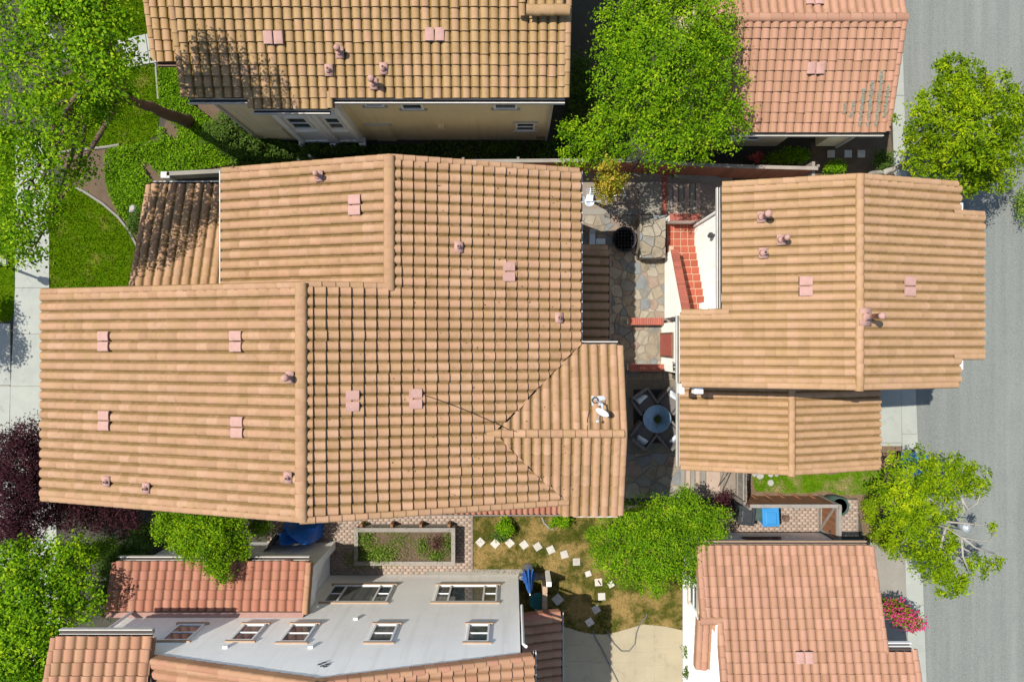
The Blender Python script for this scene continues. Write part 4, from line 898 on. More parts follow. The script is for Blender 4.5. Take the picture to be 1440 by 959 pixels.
# ------------------------------------------------------------------ outside stair of the right house
st = empty('garden_stair', (6.7, 3, 0), 'terracotta tiled stair between white parapets with red brick caps', 'stair')
steps = MB(); steps.box(6.1, 7.19, 3.72, 4.6, 0, .09)
for k in range(9): steps.box(6.1, 7.19, 3.72 - .29 * k, 3.72 - .29 * (k + 1), 0, .09 + .17 * (k + 1))
steps.build('flight', M['grout'], st, True)
def ttile(x0, x1, y0, y1, z): MB().box(x0 + .013, x1 - .013, min(y0, y1) + .013, max(y0, y1) - .013, z, z + .012).build('tile', M['terra'], st, True)
for i in range(4):
    for j in range(3): ttile(6.1 + i * .2725, 6.1 + (i + 1) * .2725, 3.72 + j * .293, 3.72 + (j + 1) * .293, .09)
for k in range(9):
    for i in range(3): ttile(6.32 + i * .29, 6.32 + (i + 1) * .29, 3.71 - .29 * k, 3.71 - .29 * (k + 1), .09 + .17 * (k + 1))
MB().extr([(3.42, 0), (3.42, 1.12), (.9, 2.95), (.9, 0)], 'x', 6.03, 6.28).build('parapet', M['stucco_w'], st, True)
MB().box(6.05, 7.19, 4.61, 4.83, 0, .92).build('parapet', M['stucco_w'], st, True)
L = math.hypot(2.52, 1.83); dv = Vector((0, -2.52, 1.83)) / L
for k in range(30):
    c = Vector((6.155, 3.42, 1.12)) + dv * ((k + .5) * L / 30) + Vector((0, .02, .03))
    MB().obox(c, (.29, L / 30 - .012, .06), (-math.atan2(1.83, 2.52), 0, 0)).build('brick', M['brick'], st, True)
for k in range(15): MB().box(6.03 + k * .078, 6.03 + (k + 1) * .078 - .01, 4.59, 4.85, .92, .985).build('brick', M['brick'], st, True)
MB().box(6.95, 7.15, 1.05, 1.4, 1.64, 2.1).build('post', M['white'], st, True)
for lab, py0, x0 in (('red brick topped low wall just below the lit flagstones, upper of the pair', 447, 884), ('red brick topped low wall just above the table rug, lower of the pair', 512, 884)):
    y1 = PY(py0, .55); y0 = PY(py0 + 10, .55); xa = PX(x0, .55); xb = 5.88
    w = empty('brick_wall', ((xa + xb) / 2, (y0 + y1) / 2, 0), lab, 'wall', 'brick topped low walls')
    MB().box(xa + .02, xb, y0 + .03, y1 - .03, 0, .49).build('core', M['stucco_w'], w, True); n = 16
    for k in range(n):
        a = xa + (xb - xa) * k / n; MB().box(a + .004, a + (xb - xa) / n - .004, y0, y1, .49, .56 + random.uniform(-.004, .004)).build('brick', M['brick'], w, True)
# stone counter with flagstone top, fire pit
cn = empty('stone_counter', (5.3, 4, 0), 'raised stone counter with a flagstone top beside the round fire pit', 'counter')
MB().box(4.9, 5.85, 3.2, 4.78, 0, .84).build('base', M['mortar'], cn, True)
flag_field([(4.88, 3.18), (5.87, 3.18), (5.87, 4.8), (4.88, 4.8)], .42, cn, .9, .84, True)
fp_ = empty('fire_pit', (4.38, 3.95, .05), 'round black metal fire pit with mesh cover on the flagstones', 'fire pit')
MB().lathe((0, 0, 0), [(.2, .1), (.38, .22), (.45, .38), (.49, .38), (.49, .41), (.43, .41), (.41, .3)], 28).lathe((0, 0, 0), [(.405, .3), (.2, .24), (.01, .25)], 20, 1).build('bowl', [M['black'], M['ash']], fp_, smooth=True)
for k in range(3): MB().tube([(.3 * math.cos(k * 2.1), .3 * math.sin(k * 2.1), .2), (.36 * math.cos(k * 2.1), .36 * math.sin(k * 2.1), 0)], .02, 6).build('leg', M['black'], fp_)
g = MB()
for k in range(-3, 4):
    r = math.sqrt(max(.01, .44 ** 2 - (k * .125) ** 2)); hz = lambda q: .42 + .12 * (1 - q * q / .2)
    g.tube([(k * .125, -r, .42), (k * .125, 0, .42 + .14 * r), (k * .125, r, .42)], .008, 4); g.tube([(-r, k * .125, .42), (0, k * .125, .42 + .14 * r), (r, k * .125, .42)], .008, 4)
g.build('mesh_cover', M['dark'], fp_)
# rug, table, chairs, pillows
rug = empty('rug', (P(916, 585).x, P(916, 585).y, .055), 'dark square outdoor rug with a brown ribbed border under the table', 'rug')
w_, h_ = 1.1, 1.44
MB().box(-w_, w_, -h_, h_, 0, .012).build('border', M['rugedge'], rug); MB().box(-w_ + .38, w_ - .1, -h_ + .38, h_ - .38, .012, .018).build('field', M['rug'], rug)
rb = MB()
for k in range(36):
    x = -w_ + .02 + k * 2 * w_ / 36
    for s in (-1, 1): rb.box(x, x + .035, s * (h_ - .34), s * h_, .012, .02)
tag(rb.build('rib', M['rugedge'], rug), kind='stuff')
tp = P(924, 589, .73); tb = empty('patio_table', (tp.x, tp.y, .07), 'round blue glass patio table with a dark plant bowl at its centre', 'table')
MB().lathe((0, 0, 0), [(.52, .66), (.53, .675), (.52, .69), (.14, .69), (.01, .692)], 40).build('table_top', M['tableglass'], tb, smooth=False)
MB().lathe((0, 0, 0), [(.54, .64), (.54, .67), (.515, .67), (.515, .64)], 40).build('rim', M['steel'], tb)
for k in range(4): a = k * math.pi / 2; MB().tube([(.4 * math.cos(a), .4 * math.sin(a), .66), (.34 * math.cos(a), .34 * math.sin(a), 0)], .025, 8).build('leg', M['dark'], tb)
bw = empty('plant_bowl', (tp.x, tp.y, .76), 'small dark bowl of green succulents on the blue table', 'plant bowl')
MB().lathe((0, 0, 0), [(.08, 0), (.15, .06), (.16, .1), (.13, .1), (.01, .08)], 18).build('bowl', M['dark'], bw)
q = rng.normal(0, .06, (160, 3)); q[:, 2] = .1 + abs(q[:, 2]) * .6; leaves('foliage', q, .06, M['l_shrub'], bw, world=False)
def make_chair():
    e = empty('patio_chair', (0, 0, 0), 'x', 'chair', 'grey wicker armchairs round the patio table')
    MB().box(-.33, .33, -.36, .36, .22, .40).build('seat', M['wicker'], e, bevel=.015)
    MB().obox((0, -.36, .56), (.70, .11, .62), (.14, 0, 0)).build('backrest', M['wicker'], e, bevel=.015)
    for s in (-1, 1): MB().box(s * .34, s * .43, -.36, .38, .1, .62).build('armrest', M['wicker'], e, bevel=.015)
    for sx in (-1, 1):
        for sy in (-1, 1): MB().box(sx * .36 - .03, sx * .36 + .03, sy * .31 - .03, sy * .31 + .03, 0, .22).build('leg', M['dark'], e)
    return e
ch0 = make_chair(); cds = [(905, 564, 'toward the pair of brick walls and farther from the white wall', 'nearest the satellite dish'), (943, 563, 'under the white wall', 'with the upper eave of the low wing touching it'), (904, 611, 'standing on the shaded rug', 'lower left of the four'), (941, 611, 'standing by the low wing', 'lower right of the four')]
clab = ['upper left of the four grey wicker armchairs round the blue table', 'upper right of the four grey wicker armchairs, half sunlit by the white wall', 'lower left of the four grey wicker armchairs round the blue table', 'lower right of the four grey wicker armchairs, tucked by the tiled wing']
plab = ['pale pillow in the upper left wicker armchair', 'sunlit white pillow in the upper right wicker armchair', 'pale pillow in the lower left wicker armchair', 'pale pillow in the lower right wicker armchair']
pme = MB()
for i in range(7):
    for j in range(7): pass
def pillow_mesh():
    n = 8; V = []; Fs = []
    for s in (1, -1):
        for i in range(n + 1):
            for j in range(n + 1):
                a, b = i / n * 2 - 1, j / n * 2 - 1; k = (1 - a ** 4) * (1 - b ** 4); pin = 1 - .10 * (1 - abs(a)) * abs(b) ** 3 - 0
                V.append((a * .22 * (1 - .08 * (1 - b * b) * 0 - .07 * (1 - abs(b)) ** 2 * abs(a)), b * .22 * (1 - .07 * (1 - abs(a)) ** 2 * abs(b)), s * .075 * k ** .6))
    m = (n + 1) ** 2
    for t, off in ((0, 0), (1, m)):
        for i in range(n):
            for j in range(n):
                a = off + i * (n + 1) + j; f = (a, a + n + 1, a + n + 2, a + 1); Fs.append(f if not t else f[::-1])
    return np_mesh('pillow', V, Fs, [M['cushion']], None, True)
PM = pillow_mesh()
for i, (px, py, _, _) in enumerate(cds):
    p = P(px, py, .45); c = ch0 if i == 0 else copy_tree(ch0); d = Vector((tp.x - p.x, tp.y - p.y, 0)); a = math.atan2(d.y, d.x) - math.pi / 2
    c.location = (p.x, p.y, .074); c.rotation_euler = (0, 0, a); c['label'] = clab[i]
    o = link('pillow', PM); R = Matrix.Rotation(a, 4, 'Z'); o.matrix_basis = Matrix.Translation((p.x, p.y, .074)) @ R @ Matrix.Translation((.05, -.21, .585)) @ Matrix.Rotation(math.radians(58), 4, 'X') @ Matrix.Rotation(.2, 4, 'Z')
    tag(o, plab[i], 'pillow', 'pillows on the wicker armchairs')
# pale folding chair in the shade by the eave
fc = empty('folding_chair', (P(834, 337, .4).x, P(834, 337, .4).y, .05), 'pale blue folding chair in the shade beside the low dark roof', 'chair')
MB().box(-.14, .08, -.2, .22, .38, .41).build('seat', M['steel'], fc); MB().obox((-.05, .27, .62), (.24, .03, .46), (-.2, 0, 0)).build('backrest', M['steel'], fc)
for sx in (-.12, .07):
    MB().tube([(sx, .25, .42), (sx, -.18, 0)], .014, 6).build('leg', M['steel'], fc); MB().tube([(sx, -.18, .4), (sx, .24, 0)], .014, 6).build('leg', M['steel'], fc)
MB().box(.12, .48, -.18, .04, .3, .33).box(.28, .32, -.09, -.05, 0, .3).build('side_tray', M['steel'], fc)
# white frame under the copper shrub
z = .9; wf = empty('trellis', (P(860, 275).x, P(860, 275).y, 0), 'white tubular frame standing under the copper leaved shrub', 'frame')
MB().tube([P(840, 277.5, z), P(880, 274, z), P(876, 264, z), P(857, 265, z)], .03, 8).build('top_rail', M['white'], wf, True)
for a, b in ((840, 277.5), (880, 274), (876, 264), (857, 265)):
    p = P(a, b, z); MB().tube([p, (p.x, p.y, 0)], .022, 6).build('leg', M['white'], wf, True)
# aerial on the eave
an = empty('aerial', (2.2, 4.5, 5.6), 'white aerial with a comb of rods fixed to the eave', 'aerial')
a0 = Vector((2.16, 4.5, 5.62)); q = lambda px, py, z=6.1: P(px, py, z)
MB().tube([a0, q(822, 282, 5.9), q(832, 284, 6.0)], .025, 6).tube([q(815, 275, 5.75), q(830, 283, 6)], .018, 6).tube([q(815, 284, 5.8), q(845, 283, 6)], .012, 5).build('bracket', M['steel'], an, True)
MB().lathe(q(829, 284.5, 5.96), [(.02, 0), (.10, .012), (.145, .04), (.13, .045), (.02, .025)], 20).build('dish', M['steel'], an, True)
MB().obox(q(829, 279, 6.05), (.19, .2, .1), (0, 0, -.12)).build('housing', M['white'], an, True)
cb = MB().tube([q(829, 280), q(830.5, 264.5)], .012, 5)
for k in range(4): cb.tube([q(823.5 + k * .3, 275 - k * 3), q(835.5 + k * .3, 274.5 - k * 3)], .011, 5)
cb.build('rod', M['steel'], an, True)
# satellite dish and the cable that runs to it
sd = empty('satellite_dish', (P(842, 563, 6).x, P(842, 563, 6).y, 5.95), 'white satellite dish on a steel plate on the small gable roof', 'satellite dish')
zp = g1(0, P(842, 563, 6.1).y) + .1
MB().obox(P(841.5, 563.5, zp), (.42, .3, .02), (-.27, 0, 0)).build('base_plate', M['steel'], sd, True)
cc = P(836.5, 562.5, zp + .04); MB().tube([(cc.x + .085 * math.cos(t * .45), cc.y + .085 * math.sin(t * .45), cc.z + .01 + t * .001) for t in range(30)], .016, 6).build('cable_coil', M['dark'], sd, True)
p0 = P(844, 564, zp); p1 = Vector((p0.x, p0.y - .05, zp + .48)); p2 = Vector((p0.x + .01, p0.y - .26, zp + .55))
MB().tube([p0, p1, p2], .03, 8).build('mast', M['steel'], sd, True)
MB().tube([(p0.x - .17, p0.y + .05, zp + .02), (p1.x, p1.y, p1.z - .12)], .013, 6).tube([(p0.x + .17, p0.y + .05, zp + .02), (p1.x, p1.y, p1.z - .12)], .013, 6).build('strut', M['steel'], sd, True)
ax = Vector((-.5, -.75, .42)).normalized(); s_ = ax.cross(Vector((0, 0, 1))).normalized(); t_ = s_.cross(ax); dm = MB(); V = []; Fs = []; n = 24
for side in (0, 1):
    for r in (0.001, .07, .13, .18, .215):
        for k in range(n):
            a = 2 * math.pi * k / n; V.append(p2 + ax * (r * r * 1.1 - side * .018) + s_ * (r * math.cos(a)) + t_ * (r * math.sin(a)))
for side in (0, 1):
    for i in range(4):
        for k in range(n): Fs.append((side * 5 * n + i * n + k, side * 5 * n + i * n + (k + 1) % n, side * 5 * n + (i + 1) * n + (k + 1) % n, side * 5 * n + (i + 1) * n + k))
for k in range(n): Fs.append((4 * n + k, 4 * n + (k + 1) % n, 9 * n + (k + 1) % n, 9 * n + k))
dm.add(V, Fs).build('reflector', M['white'], sd, True, True)
fe = p2 + ax * .33 - t_ * .06; MB().tube([p2 - t_ * .24 + ax * .05, fe], .012, 6).obox(fe, (.09, .06, .06)).build('feed_arm', M['steel'], sd, True)
MB().tube([P(831, 566, zp + .05), P(829, 575, zp + .15), P(826, 590, g1(0, P(826, 590, 6.2).y) + .12), P(826, 604, 6.6)], .008, 5).build('lead', M['black'], sd, True)
cbp = []
for px, py in ((597, 556), (610, 560), (640, 571), (665, 581), (690, 592), (703, 598), (715, 604), (727, 607)):
    p = P(px, py, 6.8); zz = e1(p.x, p.y) if px < 695 else max(e1(p.x, p.y), g1(p.x, p.y)); p = P(px, py, zz + .19); cbp.append(p)
tag(MB().tube(cbp, .009, 5).build('roof_cable', M['black']), 'thin dark cable lying across the main roof from the vents to the valley', 'cable')

# ------------------------------------------------------------------ fences, gate, bins
def fence(label, pts, h, mat, w=.145, rail=True, post=2.2, cap=None, jit=.01, rails_side=1):
    p0 = pts[0]; e = empty('fence', (*p0, 0), label, 'fence')
    for (a, b) in zip(pts, pts[1:]):
        A = Vector((*a, 0)); B = Vector((*b, 0)); L = (B - A).length; n = max(1, round(L / w)); d = (B - A) / L; ang = math.atan2(d.y, d.x); o = Vector((-d.y, d.x, 0))
        me = MB().box(-w * .48, w * .48, -.011, .011, .05, h).mesh('board', M[mat])
        for k in range(n):
            c = A + d * ((k + .5) * L / n); ob = link('board', me, e); ob.location = c - Vector((*p0, 0)) + o * random.uniform(-jit, jit); ob.rotation_euler = (0, 0, ang + random.uniform(-.04, .04))
        for zz in (.35, h - .25): MB().bar(A + o * .045 * rails_side + Vector((0, 0, zz)), B + o * .045 * rails_side + Vector((0, 0, zz)), .05, .09).build('rail', M[mat], e, True)
        if cap: MB().bar(A + Vector((0, 0, h + .02)), B + Vector((0, 0, h + .02)), .13, .04).build('cap_rail', M[cap], e, True)
        m = max(1, round(L / post))
        for k in range(m + 1):
            c = A + d * (k * L / m) + o * .09 * rails_side; MB().box(c.x - .045, c.x + .045, c.y - .045, c.y + .045, 0, h + .06).build('post', M['greywood' if cap else mat], e, True)
    return e
fence('long reddish board fence with a pale rail behind the main house', [(PX(440), PY(246)), (PX(800), PY(243)), (PX(885), PY(243.5))], 1.8, 'wood', cap='greywood', rails_side=1)
fence('dark red board fence sagging along the courtyard under the big tree', [(PX(888), PY(243)), (PX(960), PY(248)), (PX(1040), PY(251)), (PX(1122), PY(253))], 1.75, 'wood', cap='greywood', rails_side=1)
tag(MB().box(PX(1143, 1.5), PX(1147, 1.5), PY(252, 1.2), PY(230, 1.2), 0, 1.45).build('gate_post', M['greywood']), 'pale weathered board end closing the dark red fence', 'post')
tag(MB().bar(P(947, 246.5, .12), P(1011, 254, .12), .22, .24).build('retaining_kerb', M['conc2']), 'pale concrete kerb at the foot of the dark red fence', 'kerb')
ff = fence('brown board fence north of the bins with a grey cap rail', [(PX(1034), PY(697)), (PX(1153), PY(697))], 1.65, 'cedar', cap='greywood', rails_side=-1)
for x in (1054, 1074, 1094, 1114, 1135):
    p = P(x, 694); MB().bar((p.x, p.y, 0), (p.x + .12, p.y - .12, .6), .06, .06).build('brace', M['cedar'], ff, True)
gt = empty('gate', (12.2, -6.8, 0), 'brown cedar gate with a diagonal brace at the end of the bin yard', 'gate'); gx = 12.16
me = MB().box(-.011, .011, -.066, .066, .12, 1.6).mesh('board', M['cedar'])
for k in range(9): o = link('board', me, gt, True); o.location = (gx, -6.2 - k * .138, 0)
for (a, b) in (((-6.13, .2), (-7.35, .2)), ((-6.13, 1.5), (-7.35, 1.5))): MB().bar((gx - .035, a[0], a[1]), (gx - .035, b[0], b[1]), .04, .1).build('rail', M['greywood'], gt, True)
MB().bar((gx - .04, -6.15, 1.45), (gx - .04, -7.3, .25), .04, .09).build('brace', M['greywood'], gt, True)
for y in (-6.12, -7.4): MB().box(gx - .05, gx + .05, y - .05, y + .05, 0, 1.72).build('post', M['greywood'], gt, True)
MB().bar((gx, -6.12, 1.67), (gx, -7.4, 1.67), .12, .04).build('cap_rail', M['greywood'], gt, True)
MB().box(gx - .07, gx - .055, -7.28, -7.2, .95, 1.1).build('latch', M['dark'], gt, True)
fw = fence('short fence stub joining the low wing to the bin yard fence', [(PX(1034), PY(655)), (PX(1034), PY(696))], 1.3, 'greywood', w=.16, rails_side=-1)
rake_ = empty('garden_tool', (P(1014, 680).x, P(1014, 680).y, 0), 'long handled garden tools leaning beside the short fence stub', 'tools')
for a, b, c, d in ((1010, 684, 1019, 662), (1016, 690, 1022, 662)):
    MB().tube([P(a, b, .05), P(c, d, 1.3)], .018, 6).build('handle', M['greywood'], rake_, True)
def make_bin(mat):
    e = empty('wheelie_bin', (0, 0, 0), 'x', 'bin', 'wheelie bins in the yard')
    MB().obox((0, 0, .5), (.52, .56, .94), (0, 0, 0), 0, 1.16).build('body', M[mat], e, bevel=.02)
    MB().obox((0, -.02, 1.0), (.66, .74, .07), (-.03, 0, 0), 0, .93).obox((0, -.06, 1.045), (.44, .5, .03), (-.03, 0, 0), 0, .85).build('lid', M[mat], e, bevel=.015)
    MB().tube([(-.24, .38, .98), (.24, .38, .98)], .022, 8).build('handle', M[mat], e)
    for s in (-1, 1): MB().tube([(s * .24, .27, .12), (s * .31, .27, .12)], .12, 14).build('wheel', M['black'], e)
    return e
for mat, px, py, rz, lab in (('bluebin', 1083.5, 726, .04, 'bright blue lidded wheelie bin beside the brown fence'), ('blackbin', 1050, 724, -.12, 'black wheelie bin left of the blue bin against the fence'), ('greenbin', 1066, 720, .05, 'grey green wheelie bin squeezed between the black and blue bins'), ('bluebin', 1294, 652, .1, 'blue bin at the kerb mostly hidden by the street tree')):
    b = make_bin(mat); p = P(px, py, 1.0); b.location = (p.x, p.y, .035 if px < 1290 else .012); b.rotation_euler = (0, 0, rz); b['label'] = lab
    if px == 1066: b.scale = (.9, .9, .86)
    if px > 1290: b['group'] = 'bins on the street side'
tb_ = empty('water_butt', (P(1173, 708, .5).x, P(1173, 708, .5).y, 0), 'round dark green water butt outside the gate corner', 'water butt')
MB().lathe((0, 0, 0), [(.26, 0), (.33, .4), (.34, .95), (.30, .95), (.29, .7), (.01, .7)], 24).build('barrel', M['greenbin'], tb_, smooth=True)
MB().lathe((0, 0, .95), [(.35, -.03), (.36, 0), (.36, .03), (.31, .03), (.31, -.03)], 24).build('rim', M['greenbin'], tb_)
tag(MB().lathe(P(1102, 727, 0), [(.09, .03), (.12, .15), (.13, .25), (.1, .25), (.01, .2)], 14).build('flower_pot', M['bark']), 'small empty brown flower pot beside the blue bin', 'pot')

# ------------------------------------------------------------------ raised planter and stepping stones
pl = empty('raised_planter', (-4.1, -7.9, 0), 'grey weathered timber raised planter full of herbs on the brick paving', 'planter')
x0, x1, y1, y0 = PX(498, .7), PX(640, .7), PY(742, .7), PY(795, .7)
for k in range(4):
    a, b = .03 + k * .16, .03 + k * .16 + .15
    MB().box(x0 + .04, x1 - .04, y1 - .1, y1 - .04, a, b).build('plank', M['greywood'], pl, True); MB().box(x0 + .04, x1 - .04, y0 + .04, y0 + .1, a, b).build('plank', M['greywood'], pl, True)
    MB().box(x0 + .04, x0 + .1, y0 + .101, y1 - .101, a, b).build('plank', M['greywood'], pl, True); MB().box(x1 - .1, x1 - .04, y0 + .101, y1 - .101, a, b).build('plank', M['greywood'], pl, True)
for a in ((x0, x1, y1 - .16, y1), (x0, x1, y0, y0 + .16), (x0, x0 + .15, y0 + .162, y1 - .162), (x1 - .15, x1, y0 + .162, y1 - .162)): MB().box(*a, .67, .71).build('cap_board', M['greywood'], pl, True)
MB().box(x0 + .11, x1 - .11, y0 + .11, y1 - .11, .02, .56).build('soil', M['soil'], pl, True)
for x in (512, 554, 594, 633): p = P(x, 739); MB().box(p.x - .05, p.x + .05, y1 - .03, y1 + .1, 0, .55).build('post', M['cedar'], pl, True)
def herb(lab, px, py, rx, ry, n, mat='l_herb', leaf=.06, h=.3, zb=.56):
    p = P(px, py, zb + .15); e = empty('herb_plant', (p.x, p.y, zb), lab, 'plant', 'herbs in the raised planter'); st = MB()
    for k in range(6): a = random.uniform(0, 6.28); st.tube([(0, 0, 0), (math.cos(a) * rx * .6, math.sin(a) * ry * .6, h * .7)], [.012, .006], 5)
    st.build('stem', M['l_herb'], e)
    q = rng.normal(size=(n, 3)) * [rx * .45, ry * .45, h * .3]; q[:, 2] = abs(q[:, 2]) + .03
    leaves('foliage', q, leaf, M[mat], e, .5, .5, world=False)
herb('bushy green herb spilling over the lower left corner of the planter', 530, 780, .95, .42, 2300, 'l_herb', .065, .4); herb('dark green leafy plant in the upper left planter corner', 514, 758, .42, .45, 800)
herb('small upright green plant in the middle right of the planter', 594, 768, .32, .45, 550); herb('reddish lettuce patch near the right end of the planter', 616, 764, .4, .4, 600, 'l_herbred')
herb('green tuft at the lower right of the planter', 613, 782, .42, .28, 650); herb('pale trailing stems hanging over the shaded planter side', 504, 790, .6, .36, 800, 'l_herb', .055, .3, .3)
herb('thin dry green sprigs between the herbs and lettuce', 560, 760, .75, .55, 800, 'l_herb', .045, .2); herb('yellow green sprigs at the right planter edge', 630, 765, .22, .6, 450)
sm = MB().prism([(-.145, -.145), (.145, -.145), (.145, .145), (-.145, .145)], 0, .045).mesh('stepping_stone', M['stepstone'], bevel=.008)
stones = [(675.5, 762, 45, 'leftmost of the diagonal white stepping stones at the paving edge'), (696.5, 764, 47, 'second white stepping stone from the brick paving, grass over its top'), (717, 763, 42, 'third white stepping stone from the brick paving'), (737, 765.5, 38, 'fourth white stepping stone from the brick paving'),
          (756, 768, 33, 'fifth white stepping stone from the brick paving'), (774.5, 772.5, 25, 'sixth white stepping stone from the brick paving'), (793.5, 779, 18, 'seventh white stepping stone from the brick paving'), (810.5, 789.5, 2, 'eighth stepping stone, square to the lawn near the garden tree'),
          (827, 806, 20, 'stepping stone half overgrown by grass under the tree edge'), (841.5, 818, 4, 'white stepping stone with a dark tool lying on it'), (859, 821, 30, 'overgrown stepping stone right of the one with the tool'), (846, 838, 3, 'last sunlit stepping stone above the house shadow'),
          (838, 856, 30, 'upper shaded stepping stone in the house shadow'), (829, 874, 32, 'lower shaded stepping stone beside the patio'), (784, 842, 40, 'dusty stepping stone alone in the shade near the tan post')]
for px, py, a, lab in stones:
    o = link('stepping_stone', sm); p = P(px, py); o.location = (p.x, p.y, random.uniform(-.006, .010)); o.rotation_euler = (random.uniform(-.03, .03), random.uniform(-.03, .03), math.radians(a)); tag(o, lab, 'stepping stone', 'square white stepping stones on the dry lawn')
    if px in (827, 859): o.scale = (.8, .75, 1)
    if px == 784: o.scale = (1.25, 1.25, 1)
for px, py, lab in ((1168, 217, 'left of three shaded square pavers behind the fence'), (1192, 217, 'middle of three shaded square pavers behind the fence'), (1210.5, 217, 'right of three shaded square pavers behind the fence')):
    o = link('stepping_stone', sm); p = P(px, py); o.location = (p.x, p.y, .01); tag(o, lab, 'stepping stone', 'shaded pavers by the garage')
tag(MB().tube([P(841, 816, .07), P(845, 822, .07)], .02, 5).build('hand_tool', M['dark']), 'small dark hand tool lying on a stepping stone', 'tool')
rk = [(1047, 671, .2), (1068, 669, .16), (1083, 667, .14), (1091, 666, .12), (1083, 678, .15), (1061, 666, .12), (1240, 694, .22), (1247, 700, .18)]
rl = ['large pale flat rock at the left end of the side lawn', 'pale rock second from the left in the side lawn', 'pale rock on the upper row right of the middle', 'small pale rock ending the upper row', 'pale rock below the row in the clover', 'small pale rock between the two left ones', 'white boulder at the foot of the street tree', 'grey white boulder right under the street tree']
for (px, py, r), lab in zip(rk, rl):
    n = 7; V = MB(); pg = [(math.cos(2 * math.pi * k / n) * r * random.uniform(.7, 1.1), math.sin(2 * math.pi * k / n) * r * random.uniform(.7, 1.1)) for k in range(n)]
    o = V.prism(pg, 0, .09).build('rock', M['rock'], bevel=.025); o.location = P(px, py, .01); tag(o, lab, 'rock', 'pale garden rocks')

# ------------------------------------------------------------------ things between the houses
tag(MB().tube([P(a, b, .06) for a, b in ((910, 862), (908, 868), (900, 876), (895, 890), (893, 905), (885, 915), (874, 915), (864, 905), (856, 892), (854, 886))], .022, 6).build('garden_hose', M['hose']), 'grey hose looping over the edge of the sunny patio', 'hose')
tag(MB().tube([P(a, b, .06) for a, b in ((834, 886), (838, 898), (848, 915), (856, 932), (864, 948), (876, 972))], .022, 6).build('garden_hose', M['hose']), 'straight dark hose crossing from the shaded patio into the sun', 'hose')
um = empty('parasol', (.64, -9.0, .03), 'folded bright blue parasol standing by the white wall', 'parasol')
MB().tube([(0, 0, 0), (0, 0, 2.75)], .022, 8).build('pole', M['white'], um); V = []; n = 20
for z, r, k in ((.75, .26, .5), (1.0, .2, .4), (1.4, .14, .3), (2.0, .11, .2), (2.6, .04, .05)):
    for i in range(n): a = 2 * math.pi * i / n; rr = r * (1 + k * (1 if i % 2 else -1) * .6); V.append((rr * math.cos(a), rr * math.sin(a), z + (.1 if (i % 4 == 0 and z < .9) else 0)))
MB().add(V, [(j * n + i, j * n + (i + 1) % n, (j + 1) * n + (i + 1) % n, (j + 1) * n + i) for j in range(4) for i in range(n)]).build('canopy', M['bluecloth'], um)
MB().lathe((0, 0, 0), [(.24, 0), (.24, .06), (.05, .08)], 16).build('base', M['dark'], um)
tt = empty('garden_table', (P(756, 842, .5).x, P(759, 844, .5).y, .03), 'round teal plastic table beside the folded parasol', 'table')
MB().lathe((0, 0, 0), [(.3, .5), (.33, .52), (.33, .55), (.27, .56), (.01, .55)], 24).build('table_top', M['teal'], tt)
for k in range(3): a = k * 2.1; MB().tube([(.22 * math.cos(a), .22 * math.sin(a), .5), (.27 * math.cos(a), .27 * math.sin(a), 0)], .022, 6).build('leg', M['teal'], tt)
ws = empty('tripod_stand', (P(754, 856, .5).x, P(754, 856, .5).y, .03), 'small white tripod stand next to the teal table', 'stand')
for k in range(3): a = k * 2.1 + .3; MB().tube([(0, 0, .62), (.17 * math.cos(a), .17 * math.sin(a), 0)], .015, 6).build('leg', M['white'], ws)
MB().tube([(0, 0, .5), (0, 0, .95)], .02, 6).build('pole', M['white'], ws)
gw = empty('garden_wall', (1.4, -9.3, 0), 'low tan stone wall with capped post beside the parasol corner', 'wall')
for k in range(4): MB().box(1.16, 1.34, -9.27 - k * .3, -9.27 - k * .3 - .29, 0, 1.12 + random.uniform(-.01, .01)).build('stone', M['trim'], gw, True)
for k in range(4): MB().bar((.28 + k * .27, -9.24, .2 + .0), (.28 + k * .27 + .255, -9.24, .2), .16, .4).build('stone', M['conc2'], gw, True)
MB().box(1.3, 1.48, -9.22, -9.05, 0, 1.35).build('post', M['stucco_w'], gw, True)
# corner left of the arch: lounger, tarp, fence, low shed
lo = empty('sun_lounger', (P(424, 752, .4).x, P(424, 752, .4).y, .03), 'dark metal slatted lounger in the shade of the main house', 'lounger', None, .2)
for k in range(7): MB().box(-.36, .36, -.28 + k * .085, -.28 + k * .085 + .06, .38, .41).build('slat', M['steel' if k in (2, 5) else 'greenbin'], lo)
for s in (-1, 1): MB().box(s * .38 - .02, s * .38 + .02, -.3, .32, .34, .38).build('frame', M['greenbin'], lo)
for sx in (-.36, .36):
    for sy in (-.26, .26): MB().box(sx - .02, sx + .02, sy - .02, sy + .02, 0, .34).build('leg', M['greenbin'], lo)
tp2 = empty('tarpaulin', (P(415, 772, 1.2).x, -7.42, 0), 'crumpled blue tarpaulin over a heap behind the lean-to roof', 'tarpaulin'); n = 18; V = []; Fs = []
for i in range(n + 1):
    for j in range(n + 1):
        a, b = i / n * 2 - 1, j / n * 2 - 1; hh = max(0, (1 - a ** 4) * (1 - b ** 4)); V.append((a * .72, b * .33, .02 + 1.6 * hh ** .35 * (.8 + .2 * math.sin(a * 5 + b * 3)) + .05 * math.sin(a * 11 + b * 7) * hh))
for i in range(n):
    for j in range(n): k = i * (n + 1) + j; Fs.append((k, k + n + 1, k + n + 2, k + 1))
link('cover_sheet', np_mesh('cover_sheet', V, Fs, [M['bluetarp']]), tp2)
fence('short slatted wooden fence in deep shade beside the blue tarpaulin', [(PX(405), PY(735)), (PX(378), PY(775))], 1.3, 'greywood', w=.17, rails_side=1)
ub = empty('utility_box', (P(7, 367).x, P(7, 367).y, .01), 'small white utility lid in the grass strip beside the footpath', 'utility box')
